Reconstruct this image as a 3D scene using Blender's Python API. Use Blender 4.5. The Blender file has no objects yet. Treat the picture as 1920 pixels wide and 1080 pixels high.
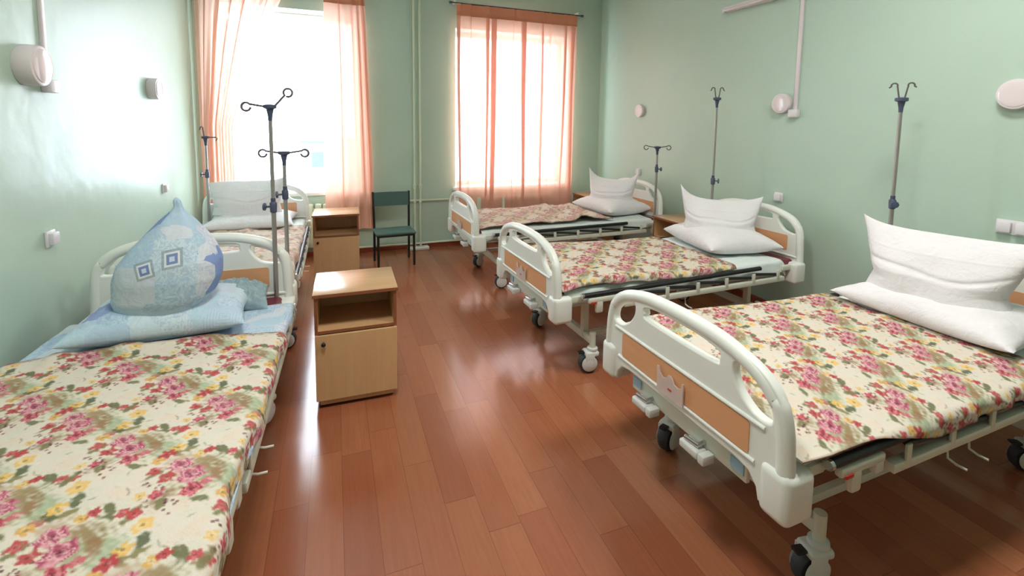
import bpy, bmesh, math, random
import numpy as np
from mathutils import Vector, Matrix
random.seed(7); rng = np.random.default_rng(11)
scene = bpy.context.scene
C = scene.collection
PI = math.pi

# ------------------------------------------------------------------ camera
f_px, cy_px = 878.84, 315.83
pitch, yaw, roll = [math.radians(a) for a in (5.4306, 20.7946, 0.71857)]
fw = Vector((math.sin(yaw)*math.cos(pitch), math.cos(yaw)*math.cos(pitch), -math.sin(pitch)))
r0 = Vector((math.cos(yaw), -math.sin(yaw), 0)); u0 = r0.cross(fw)
rt = r0*math.cos(roll) + u0*math.sin(roll); up = u0*math.cos(roll) - r0*math.sin(roll)
cam_d = bpy.data.cameras.new('camera'); cam = bpy.data.objects.new('camera', cam_d); C.objects.link(cam)
M = Matrix((rt, up, -fw)).transposed().to_4x4(); M.translation = (0, 0, 1.6); cam.matrix_world = M
cam_d.sensor_width = 36; cam_d.lens = f_px/1920*36; cam_d.shift_y = -(540-cy_px)/1920
cam_d.clip_start = 0.05; cam_d.clip_end = 200
scene.camera = cam

# ------------------------------------------------------------------ light and exposure
XL, XR, YF, YB, ZC = -1.38, 3.60, 5.95, -2.6, 3.45      # the room
W1 = (-1.16, 0.30, 0.76, 2.86); W2 = (1.47, 3.08, 0.755, 2.80)   # window openings x0,x1,z0,z1
world = bpy.data.worlds.new('sky'); scene.world = world; world.use_nodes = True
bg = world.node_tree.nodes['Background']
bg.inputs['Color'].default_value = (0.78, 0.89, 1.0, 1); bg.inputs['Strength'].default_value = 11.0
for i, w in enumerate((W1, W2)):                          # sky portals in the two windows
    ld = bpy.data.lights.new('window_portal', 'AREA'); ld.shape = 'RECTANGLE'
    ld.size = w[1]-w[0]; ld.size_y = w[3]-w[2]; ld.cycles.is_portal = True
    lo = bpy.data.objects.new('window_portal', ld); C.objects.link(lo)
    lo.location = ((w[0]+w[1])/2, YF+0.30, (w[2]+w[3])/2); lo.rotation_euler = (-PI/2, 0, 0)
CEIL_FILL = 33.0                                          # added fill lamps, out of view, brightening the near part of the ward
vs = scene.view_settings
vs.view_transform = 'Standard'; vs.look = 'None'; vs.gamma = 1; vs.use_curve_mapping = False
vs.exposure = 0.54

# ------------------------------------------------------------------ helpers
def lin(c):
    c = np.asarray(c, float)/255.0
    return np.where(c <= 0.04045, c/12.92, ((c+0.055)/1.055)**2.4)
def col(r, g, b): return tuple(lin((r, g, b))) + (1.0,)

class NT:
    def __init__(s, name):
        s.m = bpy.data.materials.new(name); s.m.use_nodes = True; s.t = s.m.node_tree
        s.b = s.t.nodes['Principled BSDF']; s.out = s.t.nodes['Material Output']
    def n(s, typ, **kw):
        nd = s.t.nodes.new(typ)
        for k, v in kw.items():
            if k.startswith('i_'):
                key = k[2:]; key = int(key) if key.isdigit() else key.replace('_', ' ')
                nd.inputs[key].default_value = v
            else: setattr(nd, k, v)
        return nd
    def l(s, a, b): s.t.links.new(a, b)
    def p(s, **kw):
        for k, v in kw.items(): s.b.inputs[k.replace('_', ' ')].default_value = v
    def mix(s, fac, a, b, blend='MIX'):
        nd = s.n('ShaderNodeMix', data_type='RGBA', blend_type=blend)
        for sock, v in ((nd.inputs[0], fac), (nd.inputs[6], a), (nd.inputs[7], b)):
            if isinstance(v, (tuple, float, int)): sock.default_value = v
            else: s.l(v, sock)
        return nd.outputs[2]
    def math(s, op, a, b=0.0):
        nd = s.n('ShaderNodeMath', operation=op)
        for sock, v in ((nd.inputs[0], a), (nd.inputs[1], b)):
            if isinstance(v, (float, int)): sock.default_value = v
            else: s.l(v, sock)
        return nd.outputs[0]
    def ramp(s, fac, stops, interp='LINEAR'):
        nd = s.n('ShaderNodeValToRGB'); cr = nd.color_ramp; cr.interpolation = interp
        while len(cr.elements) < len(stops): cr.elements.new(0.5)
        for e, (pos, c) in zip(cr.elements, stops): e.position = pos; e.color = c
        s.l(fac, nd.inputs[0]); return nd.outputs[0]
    def bump(s, height, strength=0.2, dist=0.01):
        nd = s.n('ShaderNodeBump'); nd.inputs['Strength'].default_value = strength; nd.inputs['Distance'].default_value = dist
        s.l(height, nd.inputs['Height']); s.l(nd.outputs[0], s.b.inputs['Normal'])
    def coord(s, kind='Object'): return s.n('ShaderNodeTexCoord').outputs[kind]
    def noise(s, vec, scale, detail=3, rough=0.5, dist=0.0):
        nd = s.n('ShaderNodeTexNoise'); nd.inputs['Scale'].default_value = scale; nd.inputs['Detail'].default_value = detail
        nd.inputs['Roughness'].default_value = rough; nd.inputs['Distortion'].default_value = dist
        s.l(vec, nd.inputs['Vector']); return nd.outputs['Fac']
    def scalev(s, vec, sc):
        nd = s.n('ShaderNodeMapping'); nd.inputs['Scale'].default_value = sc; s.l(vec, nd.inputs['Vector']); return nd.outputs[0]

def simple(name, c, rough=0.5, metal=0.0, spec=0.5, var=0.04, scale=12.0, bump=0.0):
    t = NT(name); v = t.coord(); n = t.noise(v, scale, 4)
    a = tuple(x*(1-var) for x in c[:3])+(1,); b = tuple(min(1, x*(1+var)) for x in c[:3])+(1,)
    t.l(t.mix(n, a, b), t.b.inputs['Base Color'])
    t.p(Roughness=rough, Metallic=metal); t.b.inputs['Specular IOR Level'].default_value = spec
    if bump: t.bump(t.noise(v, scale*12, 3), bump, 0.004)
    return t.m

# ------------------------------------------------------------------ materials
def wall_paint(name, c):
    t = NT(name); v = t.coord()
    n1 = t.noise(v, 1.3, 4, 0.6); n2 = t.noise(v, 9, 5, 0.6)
    a = t.mix(n1, tuple(x*0.95 for x in c[:3])+(1,), tuple(x*1.04 for x in c[:3])+(1,))
    t.l(a, t.b.inputs['Base Color']); t.p(Roughness=0.36)
    t.b.inputs['Specular IOR Level'].default_value = 0.24
    n3 = t.noise(v, 3.0, 2, 0.5)
    h = t.math('ADD', t.math('ADD', t.math('MULTIPLY', n1, 1.4), t.math('MULTIPLY', n3, 0.9)), t.math('MULTIPLY', n2, 0.22))
    t.bump(h, 0.25, 0.03)
    return t.m
M_WALL = wall_paint('mint_oil_paint', col(184, 207, 191))
M_CEIL = simple('white_ceiling_paint', col(238, 240, 236), 0.8)
def floor_mat():
    t = NT('laminate_planks'); v = t.coord()
    sep = t.n('ShaderNodeSeparateXYZ'); t.l(v, sep.inputs[0])
    xi = t.math('DIVIDE', sep.outputs[0], 0.134); row = t.math('FLOOR', xi)
    wn = t.n('ShaderNodeTexWhiteNoise', noise_dimensions='1D'); t.l(row, wn.inputs['W'])
    yo = t.math('ADD', t.math('DIVIDE', sep.outputs[1], 0.82), t.math('MULTIPLY', wn.outputs[0], 7.3)); cell = t.math('FLOOR', yo)
    cmb = t.n('ShaderNodeCombineXYZ'); t.l(row, cmb.inputs[0]); t.l(cell, cmb.inputs[1])
    w2 = t.n('ShaderNodeTexWhiteNoise', noise_dimensions='2D'); t.l(cmb.outputs[0], w2.inputs['Vector'])
    base = t.ramp(w2.outputs[0], [(0, col(162, 96, 66)), (0.35, col(170, 104, 72)), (0.7, col(175, 109, 75)), (1, col(184, 120, 84))])
    add = t.n('ShaderNodeVectorMath', operation='ADD'); t.l(v, add.inputs[0]); t.l(w2.outputs['Color'], add.inputs[1])
    gr = t.noise(t.scalev(add.outputs[0], (26, 1.4, 1)), 3.0, 6, 0.6, 0.6)
    base = t.mix(t.math('MULTIPLY', gr, 0.5), base, col(108, 54, 34))
    fx = t.math('FRACT', xi); fy = t.math('FRACT', yo)
    gx = t.math('LESS_THAN', fx, 0.018); gy = t.math('LESS_THAN', fy, 0.004)
    gap = t.math('MAXIMUM', gx, gy)
    base = t.mix(t.math('MULTIPLY', gap, 0.45), base, col(70, 34, 24))
    t.l(base, t.b.inputs['Base Color'])
    t.l(t.math('ADD', 0.13, t.math('MULTIPLY', gr, 0.10)), t.b.inputs['Roughness'])
    t.b.inputs['Specular IOR Level'].default_value = 0.85
    t.bump(t.math('SUBTRACT', t.math('MULTIPLY', t.noise(v, 3.2, 2), 1.0), t.math('MULTIPLY', gap, 0.06)), 0.08, 0.02)
    return t.m
M_FLOOR = floor_mat()
M_SKIRT = simple('red_brown_baseboard_paint', col(150, 70, 52), 0.4)
M_PIPE = simple('cream_pipe_paint', col(212, 222, 196), 0.35)
M_WHITEPAINT = simple('white_gloss_paint', col(235, 236, 232), 0.35)
M_ABS = simple('white_abs_plastic', col(232, 235, 228), 0.38, var=0.02)
M_STEEL = simple('cream_powder_coated_steel', col(214, 216, 200), 0.42)
M_BLACK = simple('black_rubber', col(24, 25, 27), 0.5)
M_TYRE = simple('grey_tyre_rubber', col(52, 55, 60), 0.6)
M_CASTOR = simple('pale_grey_castor_plastic', col(214, 216, 212), 0.45)
M_CHROME = simple('chrome', col(205, 207, 212), 0.14, 1.0)
M_ALU = simple('brushed_steel_tube', col(168, 164, 160), 0.42, 0.75)
M_HOOK = simple('dark_steel_wire', col(92, 84, 84), 0.55)
M_CLAMP = simple('dark_blue_grey_plastic', col(72, 78, 102), 0.45)
M_DARKPL = simple('dark_grey_plastic', col(70, 72, 80), 0.5)
M_PINKPL = simple('milky_pink_plastic', col(232, 214, 206), 0.3); M_PINKPL.node_tree.nodes['Principled BSDF'].inputs['Alpha'].default_value = 0.66
M_RED = simple('red_plastic', col(196, 52, 48), 0.4)
M_LABEL = simple('blue_sticker', col(150, 184, 200), 0.4)
M_SWITCH = simple('white_switch_plastic', col(226, 222, 226), 0.35)
M_LAMP = simple('greyish_lamp_plastic', col(222, 214, 216), 0.35)
M_GLASSW = simple('opal_lamp_glass', col(224, 214, 216), 0.12)
M_BURG = simple('burgundy_mattress_vinyl', col(112, 36, 52), 0.45)
M_CHAIRG = simple('green_chair_vinyl', col(72, 104, 98), 0.42, bump=0.1)
M_CHAIRSEAT = M_CHAIRG
M_CHAIRF = simple('black_chair_steel', col(30, 28, 30), 0.4)
M_SNOW = simple('snow', col(235, 238, 245), 0.9)
M_BLD = simple('blue_grey_render', col(112, 124, 150), 0.9)
M_ROOF = simple('dark_grey_roofing', col(70, 74, 88), 0.8)
M_DARKWIN = simple('dark_window_glass', col(50, 60, 80), 0.2)

def wood(name, c1, c2, axis=2, rough=0.38):
    t = NT(name); v = t.coord()
    sc = [34, 34, 34]; sc[axis] = 2.2
    n = t.noise(t.scalev(v, tuple(sc)), 1.0, 5, 0.6, 0.5)
    t.l(t.mix(n, c1, c2), t.b.inputs['Base Color']); t.p(Roughness=rough)
    return t.m
M_MAPLE = wood('light_maple_laminate', col(220, 180, 134), col(198, 155, 108))
M_MAPLETOP = wood('light_maple_laminate_top', col(206, 168, 128), col(188, 148, 106), 0, 0.20)
M_EDGE = wood('reddish_wood_edging', col(150, 92, 62), col(128, 74, 50))
M_PANEL = wood('orange_wood_veneer', col(226, 172, 128), col(212, 152, 108), 1, 0.4)

def cloth(name, c, bump=0.25, scale=420, var=0.05, rough=0.9):
    t = NT(name); v = t.coord(); n = t.noise(v, 6, 4, 0.6)
    a = tuple(x*(1-var) for x in c[:3])+(1,); b = tuple(min(1, x*(1+var)) for x in c[:3])+(1,)
    t.l(t.mix(n, a, b), t.b.inputs['Base Color']); t.p(Roughness=rough)
    t.b.inputs['Specular IOR Level'].default_value = 0.2
    t.b.inputs['Sheen Weight'].default_value = 0.1
    h = t.math('ADD', t.math('MULTIPLY', t.noise(v, scale, 2), 0.12), t.noise(v, 17, 4, 0.55, 0.8))
    t.bump(h, bump, 0.02)
    return t.m
M_PILLOW = cloth('white_pillow_cotton', col(232, 230, 232), 0.4)
M_SHEET = cloth('pale_white_sheet', col(226, 236, 232), 0.3)
def blue_linen():
    t = NT('blue_patchwork_linen'); v = t.coord()
    nz = t.n('ShaderNodeTexNoise'); nz.inputs['Scale'].default_value = 2.5; t.l(v, nz.inputs['Vector'])
    br = t.n('ShaderNodeTexVoronoi', distance='CHEBYCHEV', feature='F1'); br.inputs['Scale'].default_value = 6.5
    br.inputs['Randomness'].default_value = 0.75
    t.l(v, br.inputs['Vector'])
    sep = t.n('ShaderNodeSeparateColor'); t.l(br.outputs['Color'], sep.inputs[0])
    c = t.ramp(sep.outputs[0], [(0, col(186, 212, 224)), (0.3, col(200, 219, 228)), (0.48, col(180, 204, 222)), (0.6, col(200, 212, 222)), (0.74, col(136, 158, 206)), (0.84, col(210, 218, 226)), (1, col(184, 210, 222))], 'CONSTANT')
    sw = t.noise(v, 26, 4, 0.6, 3.0)
    swm = t.ramp(sw, [(0.45, (0, 0, 0, 1)), (0.55, (1, 1, 1, 1))])
    gate = t.ramp(sep.outputs[1], [(0.5, (0.06, 0.06, 0.06, 1)), (0.55, (0.28, 0.28, 0.28, 1))])
    m = t.math('MULTIPLY', swm, gate)
    c = t.mix(m, c, col(104, 126, 186))
    rings = t.math('SINE', t.math('MULTIPLY', br.outputs['Distance'], 80.0))
    g2 = t.math('GREATER_THAN', sep.outputs[2], 0.78)
    c = t.mix(t.math('MULTIPLY', t.math('MULTIPLY', t.math('GREATER_THAN', rings, 0.2), g2), 0.25), c, col(226, 232, 236))
    t.l(c, t.b.inputs['Base Color']); t.p(Roughness=0.9); t.b.inputs['Specular IOR Level'].default_value = 0.2
    t.bump(t.noise(v, 15, 4, 0.55, 0.8), 0.3, 0.02)
    return t
M_BLUE = blue_linen().m
M_TEAL = cloth('grey_teal_linen', col(156, 178, 184), 0.5)
def blue_pillow():            # same linen with the two framed squares printed across the front
    t = blue_linen(); t.m.name = 'blue_linen_with_square_motifs'
    v = t.coord(); base = t.b.inputs['Base Color'].links[0].from_socket
    sep = t.n('ShaderNodeSeparateXYZ'); t.l(v, sep.inputs[0])
    front = t.math('LESS_THAN', sep.outputs[1], -0.02)
    def motif(base, px, pz, ang, R, cc):
        dx = t.math('SUBTRACT', sep.outputs[0], px); dz = t.math('SUBTRACT', sep.outputs[2], pz)
        ca, sa = math.cos(ang), math.sin(ang)
        a = t.math('ABSOLUTE', t.math('ADD', t.math('MULTIPLY', dx, ca), t.math('MULTIPLY', dz, sa)))
        b = t.math('ABSOLUTE', t.math('SUBTRACT', t.math('MULTIPLY', dz, ca), t.math('MULTIPLY', dx, sa)))
        d = t.math('MULTIPLY', t.math('MAXIMUM', a, b), 1.0/R)
        for lim, c in ((1.35, (128, 142, 150)), (1.0, (226, 230, 234)), (0.72, cc), (0.34, (206, 220, 232))):
            base = t.mix(t.math('MULTIPLY', t.math('MULTIPLY', t.math('LESS_THAN', d, lim), front), 0.85 if lim < 1.2 else 0.6), base, col(*c))
        return base
    base = motif(base, -0.048, 0.292, 0.3, 0.028, (86, 116, 178))
    base = motif(base, 0.055, 0.335, 0.16, 0.030, (96, 122, 178))
    t.l(base, t.b.inputs['Base Color'])
    return t.m
M_BLUEP = blue_pillow()

def curtain_mat(name, c, alpha, trans=0.2):
    t = NT(name); t.t.nodes.remove(t.b); v = t.coord()
    df = t.n('ShaderNodeBsdfDiffuse'); tl = t.n('ShaderNodeBsdfTranslucent'); tr = t.n('ShaderNodeBsdfTransparent')
    n = t.noise(t.scalev(v, (300, 300, 300)), 1.0, 2)
    cc = t.mix(n, tuple(x*0.93 for x in c[:3])+(1,), c)
    t.l(cc, df.inputs[0]); t.l(cc, tl.inputs[0])
    tr.inputs[0].default_value = (1.0, 0.94, 0.90, 1)
    m1 = t.n('ShaderNodeMixShader'); m1.inputs[0].default_value = trans; t.l(df.outputs[0], m1.inputs[1]); t.l(tl.outputs[0], m1.inputs[2])
    lw = t.n('ShaderNodeLayerWeight'); lw.inputs['Blend'].default_value = 0.5
    fac = t.math('MULTIPLY', t.math('SUBTRACT', 1.0, t.math('POWER', lw.outputs['Facing'], 1.6)), alpha)
    m2 = t.n('ShaderNodeMixShader'); t.l(fac, m2.inputs[0])
    t.l(m1.outputs[0], m2.inputs[1]); t.l(tr.outputs[0], m2.inputs[2]); t.l(m2.outputs[0], t.out.inputs[0])
    return t.m
M_CURT = curtain_mat('peach_sheer_fabric', col(250, 206, 188), 0.13, 0.42)
M_CURT2 = curtain_mat('bunched_peach_sheer_fabric', col(250, 198, 176), 0.028, 0.24)
M_CURTTHIN = curtain_mat('thin_peach_sheer_fabric', col(248, 190, 168), 0.15, 0.24)
M_HEM = curtain_mat('doubled_peach_hem', col(236, 160, 128), 0.03, 0.10)
def glass_mat():
    t = NT('window_glass'); t.t.nodes.remove(t.b)
    tr = t.n('ShaderNodeBsdfTransparent'); gl = t.n('ShaderNodeBsdfGlossy'); gl.inputs['Roughness'].default_value = 0.03
    m = t.n('ShaderNodeMixShader'); m.inputs[0].default_value = 0.06
    t.l(tr.outputs[0], m.inputs[1]); t.l(gl.outputs[0], m.inputs[2]); t.l(m.outputs[0], t.out.inputs[0]); return t.m
M_GLASS = glass_mat()

# ------------------------------------------------------------------ mesh builders
class MB:
    def __init__(s): s.bm = bmesh.new()
    def _place(s, geom_verts, mat):
        bmesh.ops.transform(s.bm, matrix=mat, verts=geom_verts)
    def box(s, x0, x1, y0, y1, z0, z1, bev=0.0, seg=2, rot=None, pivot=None):
        g = bmesh.ops.create_cube(s.bm, size=1.0); vs_ = g['verts']
        bmesh.ops.scale(s.bm, vec=(x1-x0, y1-y0, z1-z0), verts=vs_)
        bmesh.ops.translate(s.bm, vec=((x0+x1)/2, (y0+y1)/2, (z0+z1)/2), verts=vs_)
        allv = set(vs_)
        if bev > 0:
            es = list({e for v in vs_ for e in v.link_edges})
            r = bmesh.ops.bevel(s.bm, geom=es, offset=bev, segments=seg, profile=0.5, affect='EDGES', clamp_overlap=True)
            allv = {v for f_ in r['faces'] for v in f_.verts} | {v for v in vs_ if v.is_valid}
        if rot is not None:
            bmesh.ops.rotate(s.bm, cent=pivot or ((x0+x1)/2, (y0+y1)/2, (z0+z1)/2), matrix=rot, verts=[v for v in allv if v.is_valid])
        return s
    def tube(s, pts, r, seg=10, caps=True, closed=False):
        pts = [Vector(p) for p in pts]; n = len(pts); rings = []
        rad = r if isinstance(r, (list, tuple)) else [r]*n
        prev = None
        for i, p in enumerate(pts):
            if closed: t = pts[(i+1) % n]-pts[i-1]
            elif i == 0: t = pts[1]-pts[0]
            elif i == n-1: t = pts[-1]-pts[-2]
            else: t = (pts[i+1]-p).normalized()+(p-pts[i-1]).normalized()
            t = t.normalized() if t.length > 1e-9 else Vector((0, 0, 1))
            if prev is None:
                a = Vector((0, 0, 1)) if abs(t.z) < 0.9 else Vector((1, 0, 0)); prev = t.cross(a).normalized()
            nrm = (prev-t*prev.dot(t)).normalized(); prev = nrm; b = t.cross(nrm)
            rings.append([s.bm.verts.new(p+(nrm*math.cos(2*PI*k/seg)+b*math.sin(2*PI*k/seg))*rad[i]) for k in range(seg)])
        m = n if closed else n-1
        for i in range(m):
            A, B = rings[i], rings[(i+1) % n]
            for k in range(seg): s.bm.faces.new((A[k], A[(k+1) % seg], B[(k+1) % seg], B[k]))
        if caps and not closed:
            s.bm.faces.new(rings[0][::-1]); s.bm.faces.new(rings[-1])
        return s
    def lathe(s, prof, origin, axis='z', seg=28):
        o = Vector(origin); rings = []
        ax = {'x': (Vector((1, 0, 0)), Vector((0, 1, 0)), Vector((0, 0, 1))), 'y': (Vector((0, 1, 0)), Vector((0, 0, 1)), Vector((1, 0, 0))),
              'z': (Vector((0, 0, 1)), Vector((1, 0, 0)), Vector((0, 1, 0)))}[axis] if isinstance(axis, str) else axis
        for (r, h) in prof:
            r = max(r, 1e-4)
            rings.append([s.bm.verts.new(o+ax[0]*h+(ax[1]*math.cos(2*PI*k/seg)+ax[2]*math.sin(2*PI*k/seg))*r) for k in range(seg)])
        for A, B in zip(rings, rings[1:]):
            for k in range(seg): s.bm.faces.new((A[k], A[(k+1) % seg], B[(k+1) % seg], B[k]))
        s.bm.faces.new(rings[0][::-1]); s.bm.faces.new(rings[-1])
        return s
    def prism(s, poly, axis, a, b):        # polygon extruded along x / y / z
        def P(q, h): return {'x': (h, q[0], q[1]), 'y': (q[0], h, q[1]), 'z': (q[0], q[1], h)}[axis]
        A = [s.bm.verts.new(P(q, a)) for q in poly]; B = [s.bm.verts.new(P(q, b)) for q in poly]; n = len(poly)
        s.bm.faces.new(A); s.bm.faces.new(B[::-1])
        for i in range(n): s.bm.faces.new((A[i], B[i], B[(i+1) % n], A[(i+1) % n]))
        return s
    def add(s, me):
        s.bm.from_mesh(me); return s
    def build(s, name, mat, parent=None, smooth=True, label=None, angle=40):
        bmesh.ops.recalc_face_normals(s.bm, faces=s.bm.faces[:])
        me = bpy.data.meshes.new(name); s.bm.to_mesh(me); s.bm.free()
        return mesh_obj(name, me, mat, parent, smooth, label, angle)
def mesh_obj(name, me, mat, parent=None, smooth=True, label=None, angle=40):
    me.materials.clear(); me.materials.append(mat)
    if smooth:
        for p in me.polygons: p.use_smooth = True
        me.set_sharp_from_angle(angle=math.radians(angle))
    o = bpy.data.objects.new(name, me); C.objects.link(o)
    if parent is not None: o.parent = parent
    if label: o['label'] = label
    return o
def tag(o, label=None, cat=None, group=None, kind=None):
    if label: o['label'] = label
    if cat: o['category'] = cat
    if group: o['group'] = group
    if kind: o['kind'] = kind
    return o
def struct(o): o['kind'] = 'structure'; return o
def thing(name, label, cat, loc=(0, 0, 0), rz=0.0, group=None):
    o = bpy.data.objects.new(name, None); C.objects.link(o); o.empty_display_size = 0.1
    o.location = loc; o.rotation_euler = (0, 0, rz)
    return tag(o, label, cat, group)
def copy_tree(o, parent=None):
    c = o.copy(); C.objects.link(c)
    if parent is not None: c.parent = parent
    for ch in list(o.children): copy_tree(ch, c)
    return c
def grid_mesh(name, P, closed_u=False, colors=None):
    nu, nv = P.shape[:2]
    idx = np.arange(nu*nv).reshape(nu, nv)
    a = idx[:-1, :-1].ravel(); b = idx[1:, :-1].ravel(); c = idx[1:, 1:].ravel(); d = idx[:-1, 1:].ravel()
    faces = np.stack([a, b, c, d], 1)
    me = bpy.data.meshes.new(name)
    me.from_pydata(P.reshape(-1, 3).tolist(), [], faces.tolist())
    if colors is not None:
        at = me.color_attributes.new('pattern', 'FLOAT_COLOR', 'POINT')
        rgba = np.ones((nu*nv, 4), np.float32); rgba[:, :3] = colors.reshape(-1, 3)
        at.data.foreach_set('color', rgba.ravel())
    me.update(); return me
def vnoise(x, y, seed=0):                   # smooth value noise on arrays
    r = np.random.default_rng(seed).random((64, 64))
    xi = np.floor(x).astype(int); yi = np.floor(y).astype(int); fx = x-xi; fy = y-yi
    fx = fx*fx*(3-2*fx); fy = fy*fy*(3-2*fy)
    g = lambda i, j: r[i % 64, j % 64]
    return (g(xi, yi)*(1-fx)*(1-fy)+g(xi+1, yi)*fx*(1-fy)+g(xi, yi+1)*(1-fx)*fy+g(xi+1, yi+1)*fx*fy)*2-1
def fbm(x, y, seed=0, oct=3):
    s = 0; a = 1
    for k in range(oct): s = s+a*vnoise(x*2**k, y*2**k, seed+k); a *= 0.5
    return s

# ------------------------------------------------------------------ the room
def build_room():
    b = MB(); b.box(XL-0.1, XR+0.1, YB-0.1, YF+0.45, -0.12, 0.0); struct(b.build('floor', M_FLOOR, smooth=False))
    b = MB(); b.box(XL-0.1, XR+0.1, YB-0.1, YF+0.45, ZC, ZC+0.12); struct(b.build('ceiling', M_CEIL, smooth=False))
    b = MB(); b.box(XL-0.25, XL, YB-0.1, YF+0.45, 0, ZC); struct(b.build('wall_left', M_WALL, smooth=False))
    b = MB(); b.box(XR, XR+0.25, YB-0.1, YF+0.45, 0, ZC); struct(b.build('wall_right', M_WALL, smooth=False))
    b = MB(); b.box(XL, XR, YB-0.15, YB, 0, ZC); struct(b.build('wall_back', M_WALL, smooth=False))
    xs = [XL, W1[0], W1[1], W2[0], W2[1], XR]; b = MB(); T = 0.42
    b.box(xs[0], xs[1], YF, YF+T, 0, ZC); b.box(xs[2], xs[3], YF, YF+T, 0, ZC); b.box(xs[4], xs[5], YF, YF+T, 0, ZC)
    for w in (W1, W2):
        b.box(w[0], w[1], YF, YF+T, 0, w[2]); b.box(w[0], w[1], YF, YF+T, w[3], ZC)
    struct(b.build('wall_far', M_WALL, smooth=False))
    for i, w in enumerate((W1, W2)):
        r = struct(thing('window_%d' % (i+1), None, None, ((w[0]+w[1])/2, YF+0.26, w[2])))
        hw = (w[1]-w[0])/2; h = w[3]-w[2]; fr = MB(); t = 0.06
        fr.box(-hw, -hw+t, 0, 0.07, 0, h, 0.006); fr.box(hw-t, hw, 0, 0.07, 0, h, 0.006)
        fr.box(-hw+t, hw-t, 0, 0.07, 0, t, 0.006); fr.box(-hw+t, hw-t, 0, 0.07, h-t, h, 0.006)
        fr.build('window_frame', M_WHITEPAINT, r)
        g = MB(); g.box(-hw+t, hw-t, 0.03, 0.036, t, h-t); g.build('pane', M_GLASS, r, smooth=False)
        s = MB(); s.box(-hw-0.04, hw+0.04, -0.30, -0.001, -0.03, 0.012, 0.008); s.build('window_sill', M_WHITEPAINT, r)
    b = MB(); b.box(XL, XR, YF-0.018, YF, 0, 0.055, 0.005); struct(b.build('baseboard_far', M_SKIRT))
    b = MB(); b.box(XL, XL+0.018, YB, YF-0.02, 0, 0.055, 0.005); struct(b.build('baseboard_left', M_SKIRT))
    b = MB(); b.box(XR-0.018, XR, YB, YF-0.02, 0, 0.055, 0.005); struct(b.build('baseboard_right', M_SKIRT))
build_room()

# outside, seen small between the curtains
b = MB(); b.box(-60, 60, YF+3, 120, -4.3, -4.1); tag(struct(b.build('snowy_ground', M_SNOW, smooth=False)))
hb = thing('neighbour_building', 'pale blue-grey building seen outside through the gap between the left curtains', 'building', (0.6, 38, -4.1))
b = MB(); b.box(-2.7, 3.5, 0, 6, 0, 4.1); b.build('wall', M_BLD, hb, smooth=False)
b = MB(); b.box(-2.95, 3.75, -0.25, 6.25, 4.1, 4.3, 0.03); b.build('roof', M_ROOF, hb)
for k in range(4):
    b = MB(); b.box(-2.2+1.45*k, -1.4+1.45*k, -0.04, 0.02, 2.3, 3.4); b.build('window', M_DARKWIN, hb, smooth=False)

# heating pipes and radiators
hp = thing('heating_pipes', 'cream painted heating riser pipes between the two windows', 'pipe', (0.97, YF-0.05, 0))
for x in (-0.035, 0.035):
    b = MB(); b.tube([(x, 0, 0.03), (x, 0, ZC)], 0.014, 12); b.build('riser', M_PIPE, hp)
for x in (-0.035, 0.035):
    b = MB(); b.lathe([(0.014, -0.03), (0.022, -0.028), (0.022, 0.028), (0.014, 0.03)], (x, 0, 0.80), 'z', 14); b.build('coupling', M_PIPE, hp)
    b = MB(); b.lathe([(0.014, -0.025), (0.021, -0.02), (0.021, 0.02), (0.014, 0.025)], (x, 0, 0.62), 'z', 14); b.build('coupling', M_PIPE, hp)
b = MB(); b.tube([(-0.9, 0.0, 0.625), (0.035, 0.0, 0.622), (0.62, 0.0, 0.62)], 0.012, 10); b.build('branch_pipe', M_PIPE, hp)
b = MB(); b.tube([(-0.9, 0.0, 0.075), (-0.06, 0, 0.07), (0.62, 0.0, 0.07)], 0.013, 10); b.build('floor_pipe', M_PIPE, hp)
b = MB(); b.box(-0.13, 0.13, -0.09, 0.03, 0.001, 0.035, 0.006); b.build('pipe_base', M_WHITEPAINT, hp)
def radiator(x0, x1, label):
    r = thing('radiator', label, 'radiator', ((x0+x1)/2, YF-0.02, 0.0), 0, 'radiators under the windows')
    n = int((x1-x0)/0.085)
    for k in range(n):
        b = MB(); x = -(x1-x0)/2+0.0425+k*0.085
        b.box(x-0.036, x+0.036, -0.085, 0.0, 0.12, 0.64, 0.022, 3); b.build('radiator_section', M_PIPE, r)
    b = MB()
    for z in (0.19, 0.57): b.tube([(-(x1-x0)/2-0.05, -0.045, z), ((x1-x0)/2+0.05, -0.045, z)], 0.018, 10)
    b.build('connecting_pipe', M_PIPE, r)
radiator(-1.0, 0.02, 'cream ribbed radiator under the left window')
radiator(1.72, 2.90, 'ribbed radiator behind the closed peach curtain of the right window')

# ------------------------------------------------------------------ curtains
def panel(fx_l, fx_r, z0f, z1, y, amp, nw, seed, pleats=(), nu=640, nv=40):
    u = np.linspace(0, 1, nu)[:, None]; v = np.linspace(0, 1, nv)[None, :]
    xl = fx_l(v); xr = fx_r(v); zb = z0f(u)
    z = zb+(z1-zb)*(1-v)
    uu = u+0.012*np.sin(5*v+7*u)
    wob = fbm(uu*nw*0.55+0*v, 0*u+v*0.8, seed, 2)
    yy = y-amp*(0.55*np.sin(2*PI*nw*uu+2.2*fbm(uu*4, 0*v+0.3, seed+9, 2))+0.6*wob)*(0.35+0.65*np.minimum(1, v*3))
    x = xl+(xr-xl)*(u+0.18/nw*np.sin(2*PI*nw*uu*0.5+seed)) + 0*v
    for pc, a in pleats:                          # cloth doubled back on itself: three layers deep
        sg = 0.011; t = (u-pc-0.006*np.sin(2.5*v+9*pc))/sg; e = np.exp(-t*t/2); g = a*(1.0-0.25*v)
        x = x-g*t*e; yy = yy+0.016*t*e
    return np.stack([x+0*yy, yy, z+0*yy], -1)
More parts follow.
